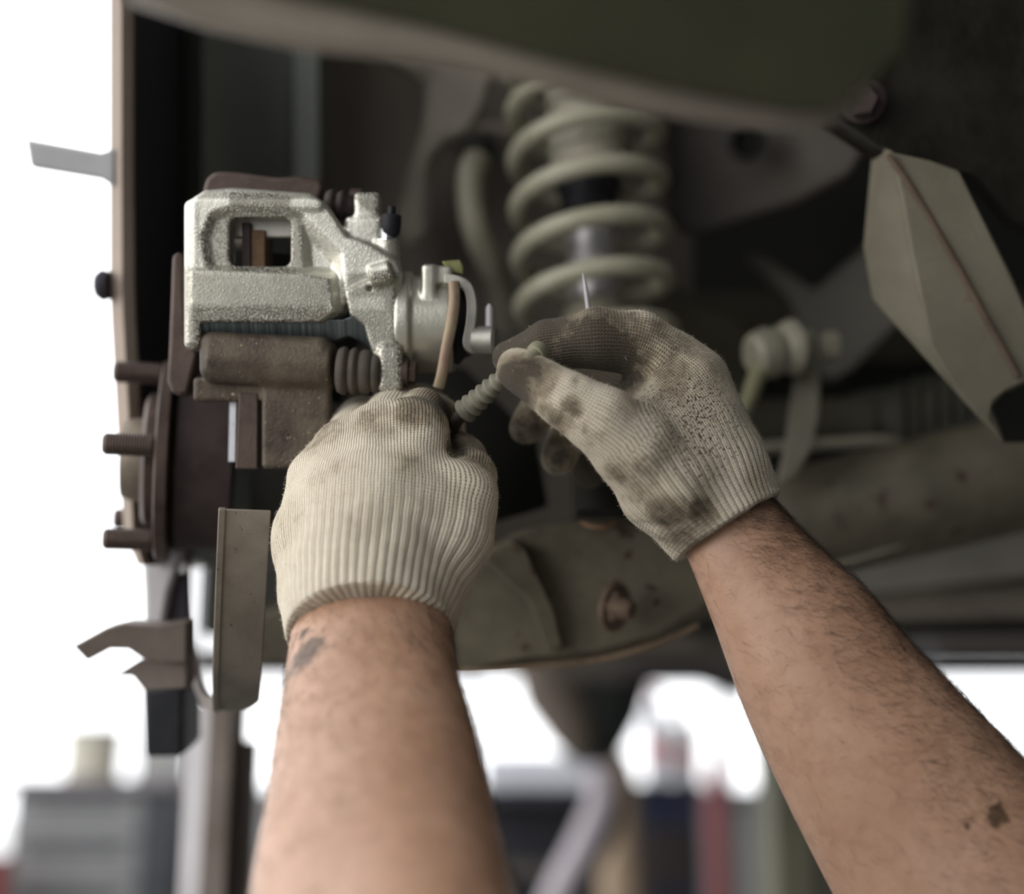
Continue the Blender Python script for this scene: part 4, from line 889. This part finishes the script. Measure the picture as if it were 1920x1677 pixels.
# lift column
lc = thing('support_post', W(390, 1500, 1.2)*np.array([1, 1, 0]), 'slim brown and pale steel post standing below the dust shield', 'post')
x0, x1, x2, x3 = [W(x, 1500, 1.2)[0] for x in (338, 386, 434, 460)]; zt = W(400, 1318, 1.2)[2]
mk('pale_web', *wbox(x0, x1, 1.21, 1.25, 0, zt), M['light_steel'], lc, smooth=False, bevel=.002, label='pale steel side of the post')
mk('brown_flange', *wbox(x1, x2, 1.19, 1.255, 0, zt+.004), M['brown_paint'], lc, smooth=False, bevel=.002)
mk('rear_channel', *wbox(x2, x3, 1.225, 1.255, 0, zt-.03), M['brown_paint'], lc, smooth=False, bevel=.002)
mk('foot_plate', *wbox(x0-.05, x3+.05, 1.12, 1.32, 0, .012), M['brown_paint'], lc, smooth=False)
rc = thing('lift_column', W(1520, 1550, 2.4), 'olive steel lift column behind the right forearm', 'column')
x0, x1, x2 = [W(x, 1550, 2.4)[0] for x in (1450, 1530, 1600)]; om = plain('olive_paint', (.12, .115, .08), .6)
mk('post', *wbox(x0, x1, 2.4, 2.55, 0, fz-.1), om, rc, smooth=False, bevel=.006)
mk('post_channel', *wbox(x1, x2, 2.44, 2.55, 0, fz-.1), plain('olive_pale', (.19, .18, .14), .6), rc, smooth=False, bevel=.006)
mk('lifting_pad', *wbox(x0-.02, x2+.02, 2.35, 2.6, fz-.1, fz-.036), M['black_rubber'], rc, smooth=False, bevel=.006)
# work bench in the middle
bz = W(1000, 1478, 5)[2]; b0, b1 = W(870, 1478, 5)[0], W(1190, 1478, 5)[0]
wbn = thing('work_bench', ((b0+b1)/2, 5.3, 0), 'dark workbench in the blurred background between the forearms', 'bench')
dk = plain('bench_dark', (.045, .045, .055)); 
mk('bench_top', *wbox(b0, b1, 5, 5.6, bz-.04, bz), dk, wbn, smooth=False, bevel=.004)
mk('shelf', *wbox(b0+.05, b1-.05, 5.05, 5.6, bz-.30, bz-.27), plain('shelf_brown', (.12, .105, .09)), wbn, smooth=False)
mk('back_panel', *wbox(b0, b1, 5.57, 5.6, .05, bz-.04), dk, wbn, smooth=False)
for x in (b0, b1-.05):
    for y in (5.0, 5.55): mk('leg', *wbox(x, x+.05, y, y+.05, 0, bz-.04), dk, wbn, smooth=False)
wh = plain('white_plastic', (.75, .77, .82)); 
def canister(name, px, Y, z0, r, hgt, mat, label, cat, band=None, grp=None):
    c = W(px, 1400, Y); t = thing(name, (c[0], Y, z0), label, cat, grp)
    mk('shell', *lathe((c[0], Y, z0), (0, 0, 1), [(0, r*.9), (.01, r), (hgt*.78, r), (hgt*.9, r*.72), (hgt*.93, r*.4), (hgt, r*.38)], 28), mat, t, angle=35)
    mk('cap', *lathe((c[0], Y, z0+hgt), (0, 0, 1), [(0, r*.45), (.03, r*.45), (.035, r*.3)], 20), band or mat, t, angle=35)
    if band: mk('band', *lathe((c[0], Y, z0+hgt*.25), (0, 0, 1), [(0, r*1.02), (hgt*.28, r*1.02)], 28), band, t, angle=35)
    return t
b = thing('storage_box', (W(1000, 1440, 5.3)[0], 5.3, bz), 'pale bluish plastic box lying on the dark workbench', 'box')
X0, X1, X2 = W(905, 1440, 5.2)[0], W(1118, 1440, 5.2)[0], 0
mk('tray', *wbox(X0, X1, 5.15, 5.45, bz, bz+.095), wh, b, smooth=False, bevel=.012)
mk('lid', *wbox(X0-.005, X1+.005, 5.145, 5.455, bz+.095, bz+.12), wh, b, smooth=False, bevel=.006)
# gearbox hanging from a second vehicle
gb = thing('gearbox', W(1110, 1330, 3.2), 'dark bulky gearbox hanging out of focus below the control arm', 'gearbox')
gmx = plain('grime_grey', (.055, .052, .045), .7)
gp = lambda x, y, d=3.2: W(x, y, d+.75)
mk('housing', *tube([gp(1120, 1180)*np.array([1, 1, 0])+np.array([0, 0, 1.85]), gp(1120, 1180), gp(1125, 1270), gp(1120, 1340), gp(1112, 1400), gp(1108, 1440)], [.10, .12, .15, .12, .085, .04], 32), plain('housing_dark', (.03, .035, .032), .7), gb)
mk('side_cover', *tube([gp(1000, 1200, 3.1), gp(1040, 1300, 3.1), gp(1075, 1380, 3.1), gp(1090, 1420, 3.1)], [.07, .09, .06, .03], 28), plain('cover_brown', (.16, .13, .105), .7), gb)
mk('cross_beam', *wbox(gp(1010, 1230)[0], gp(1500, 1230)[0], 3.75, 4.0, gp(1000, 1284)[2], gp(1000, 1150)[2]), plain('beam_grime', (.14, .12, .105), .7), gb, smooth=False, bevel=.01)
mk('pipe', *tube([gp(1180, 1262, 3.0), gp(1300, 1268, 3.0), gp(1400, 1300, 3.0)], .02, 16), dk, gb)
# coloured workshop things, all far out of focus
tr = thing('parts_trolley', (W(1260, 1500, 4.6)[0], 4.7, 0), 'dark blue parts trolley with white bottles on its top', 'trolley')
tz = W(1260, 1468, 4.6)[2]; t0, t1 = W(1195, 1468, 4.6)[0], W(1312, 1468, 4.6)[0]
mk('cabinet_body', *wbox(t0, t1, 4.6, 4.95, .1, tz-.02), plain('trolley_navy', (.035, .045, .085)), tr, smooth=False, bevel=.006)
mk('top_tray', *wbox(t0-.01, t1+.01, 4.58, 4.97, tz-.02, tz), dk, tr, smooth=False, bevel=.004)
for i in range(4): mk('drawer', *wbox(t0+.02, t1-.03, 4.585, 4.6, .2+i*.21, .38+i*.21), plain('trolley_brown', (.06, .052, .05)), tr, smooth=False, bevel=.004)
for x in (t0+.03, t1-.03):
    for y in (4.63, 4.9): mk('wheel', *lathe((x-.01, y, .05), (1, 0, 0), [(0, .045), (.002, .05), (.018, .05), (.02, .045)], 20), dk, tr)
red = plain('red_plastic', (.55, .10, .11)); pk = plain('pink_label', (.65, .25, .27))
canister('bottle', 1232, 4.72, tz, .043, .27, wh, 'tall white bottle with a pink band on the trolley', 'bottle', pk)
canister('bottle', 1285, 4.75, tz, .044, .22, wh, 'shorter white bottle with a red cap on the trolley', 'bottle', red)
ex = thing('gas_cylinder', (W(1346, 1500, 4.5)[0], 4.5, 0), 'slim red gas cylinder standing right of the trolley', 'cylinder')
ez = W(1346, 1405, 4.5)[2]
mk('cylinder_body', *lathe((W(1346, 1500, 4.5)[0], 4.5, 0), (0, 0, 1), [(0, .034), (.01, .036), (ez-.09, .036), (ez-.04, .022), (ez-.03, .012)], 28), plain('cylinder_red', (.32, .07, .08)), ex, angle=35)
mk('valve', *lathe((W(1346, 1500, 4.5)[0], 4.5, ez-.03), (0, 0, 1), [(0, .012), (.03, .012), (.032, .02), (.045, .02)], 16), M['lever'], ex)
tn = thing('sack', W(1165, 1500, 4.3), 'tan cloth sack standing beside the dark workbench', 'sack')
sx = W(1163, 1500, 4.3)
mk('cloth', *lathe((sx[0], 4.3, 0), (0, 0, 1), [(0, .05), (.05, .075), (.5, .08), (.85, .068), (W(0, 1440, 4.3)[2]-.02, .05), (W(0, 1412, 4.3)[2], .022)], 24), plain('tan_cloth', (.34, .25, .17), .9), tn)
ho = thing('bent_pipe', W(1090, 1580, 3.6), 'pale mauve bent pipe standing in front of the dark workbench', 'pipe')
mk('pipe', *tube(spline([W(1128, 1435, 3.6), W(1128, 1500, 3.6), W(1105, 1560, 3.6), W(1075, 1620, 3.6), W(1045, 1680, 3.6), W(960, 1900, 3.6), (W(900, 1900, 3.6)[0]-.05, 3.6, .04)], 6), .036, 20), plain('mauve_pipe', (.42, .37, .40)), ho)
mk('black_sleeve', *tube(spline([W(1152, 1470, 3.65), W(1148, 1540, 3.65), W(1120, 1600, 3.65), W(1085, 1670, 3.65), W(1000, 1900, 3.65)], 6), .022, 16), dk, ho)
rb = thing('red_drum', (W(5, 1640, 4.0)[0], 4.0, 0), 'dull red drum just entering the lower left corner', 'drum')
rz = W(0, 1610, 4.0)[2]
mk('drum_shell', *lathe((W(-35, 1640, 4.0)[0], 4.0, 0), (0, 0, 1), [(0, .07), (.01, .075), (rz*.5, .073), (rz-.01, .075), (rz, .07)], 28), plain('drum_red', (.35, .08, .07)), rb, angle=35)
mk('drum_lid', *lathe((W(-35, 1640, 4.0)[0], 4.0, rz-.005), (0, 0, 1), [(0, .078), (.01, .078), (.012, .07)], 28), plain('drum_dark', (.2, .06, .05)), rb, angle=35)
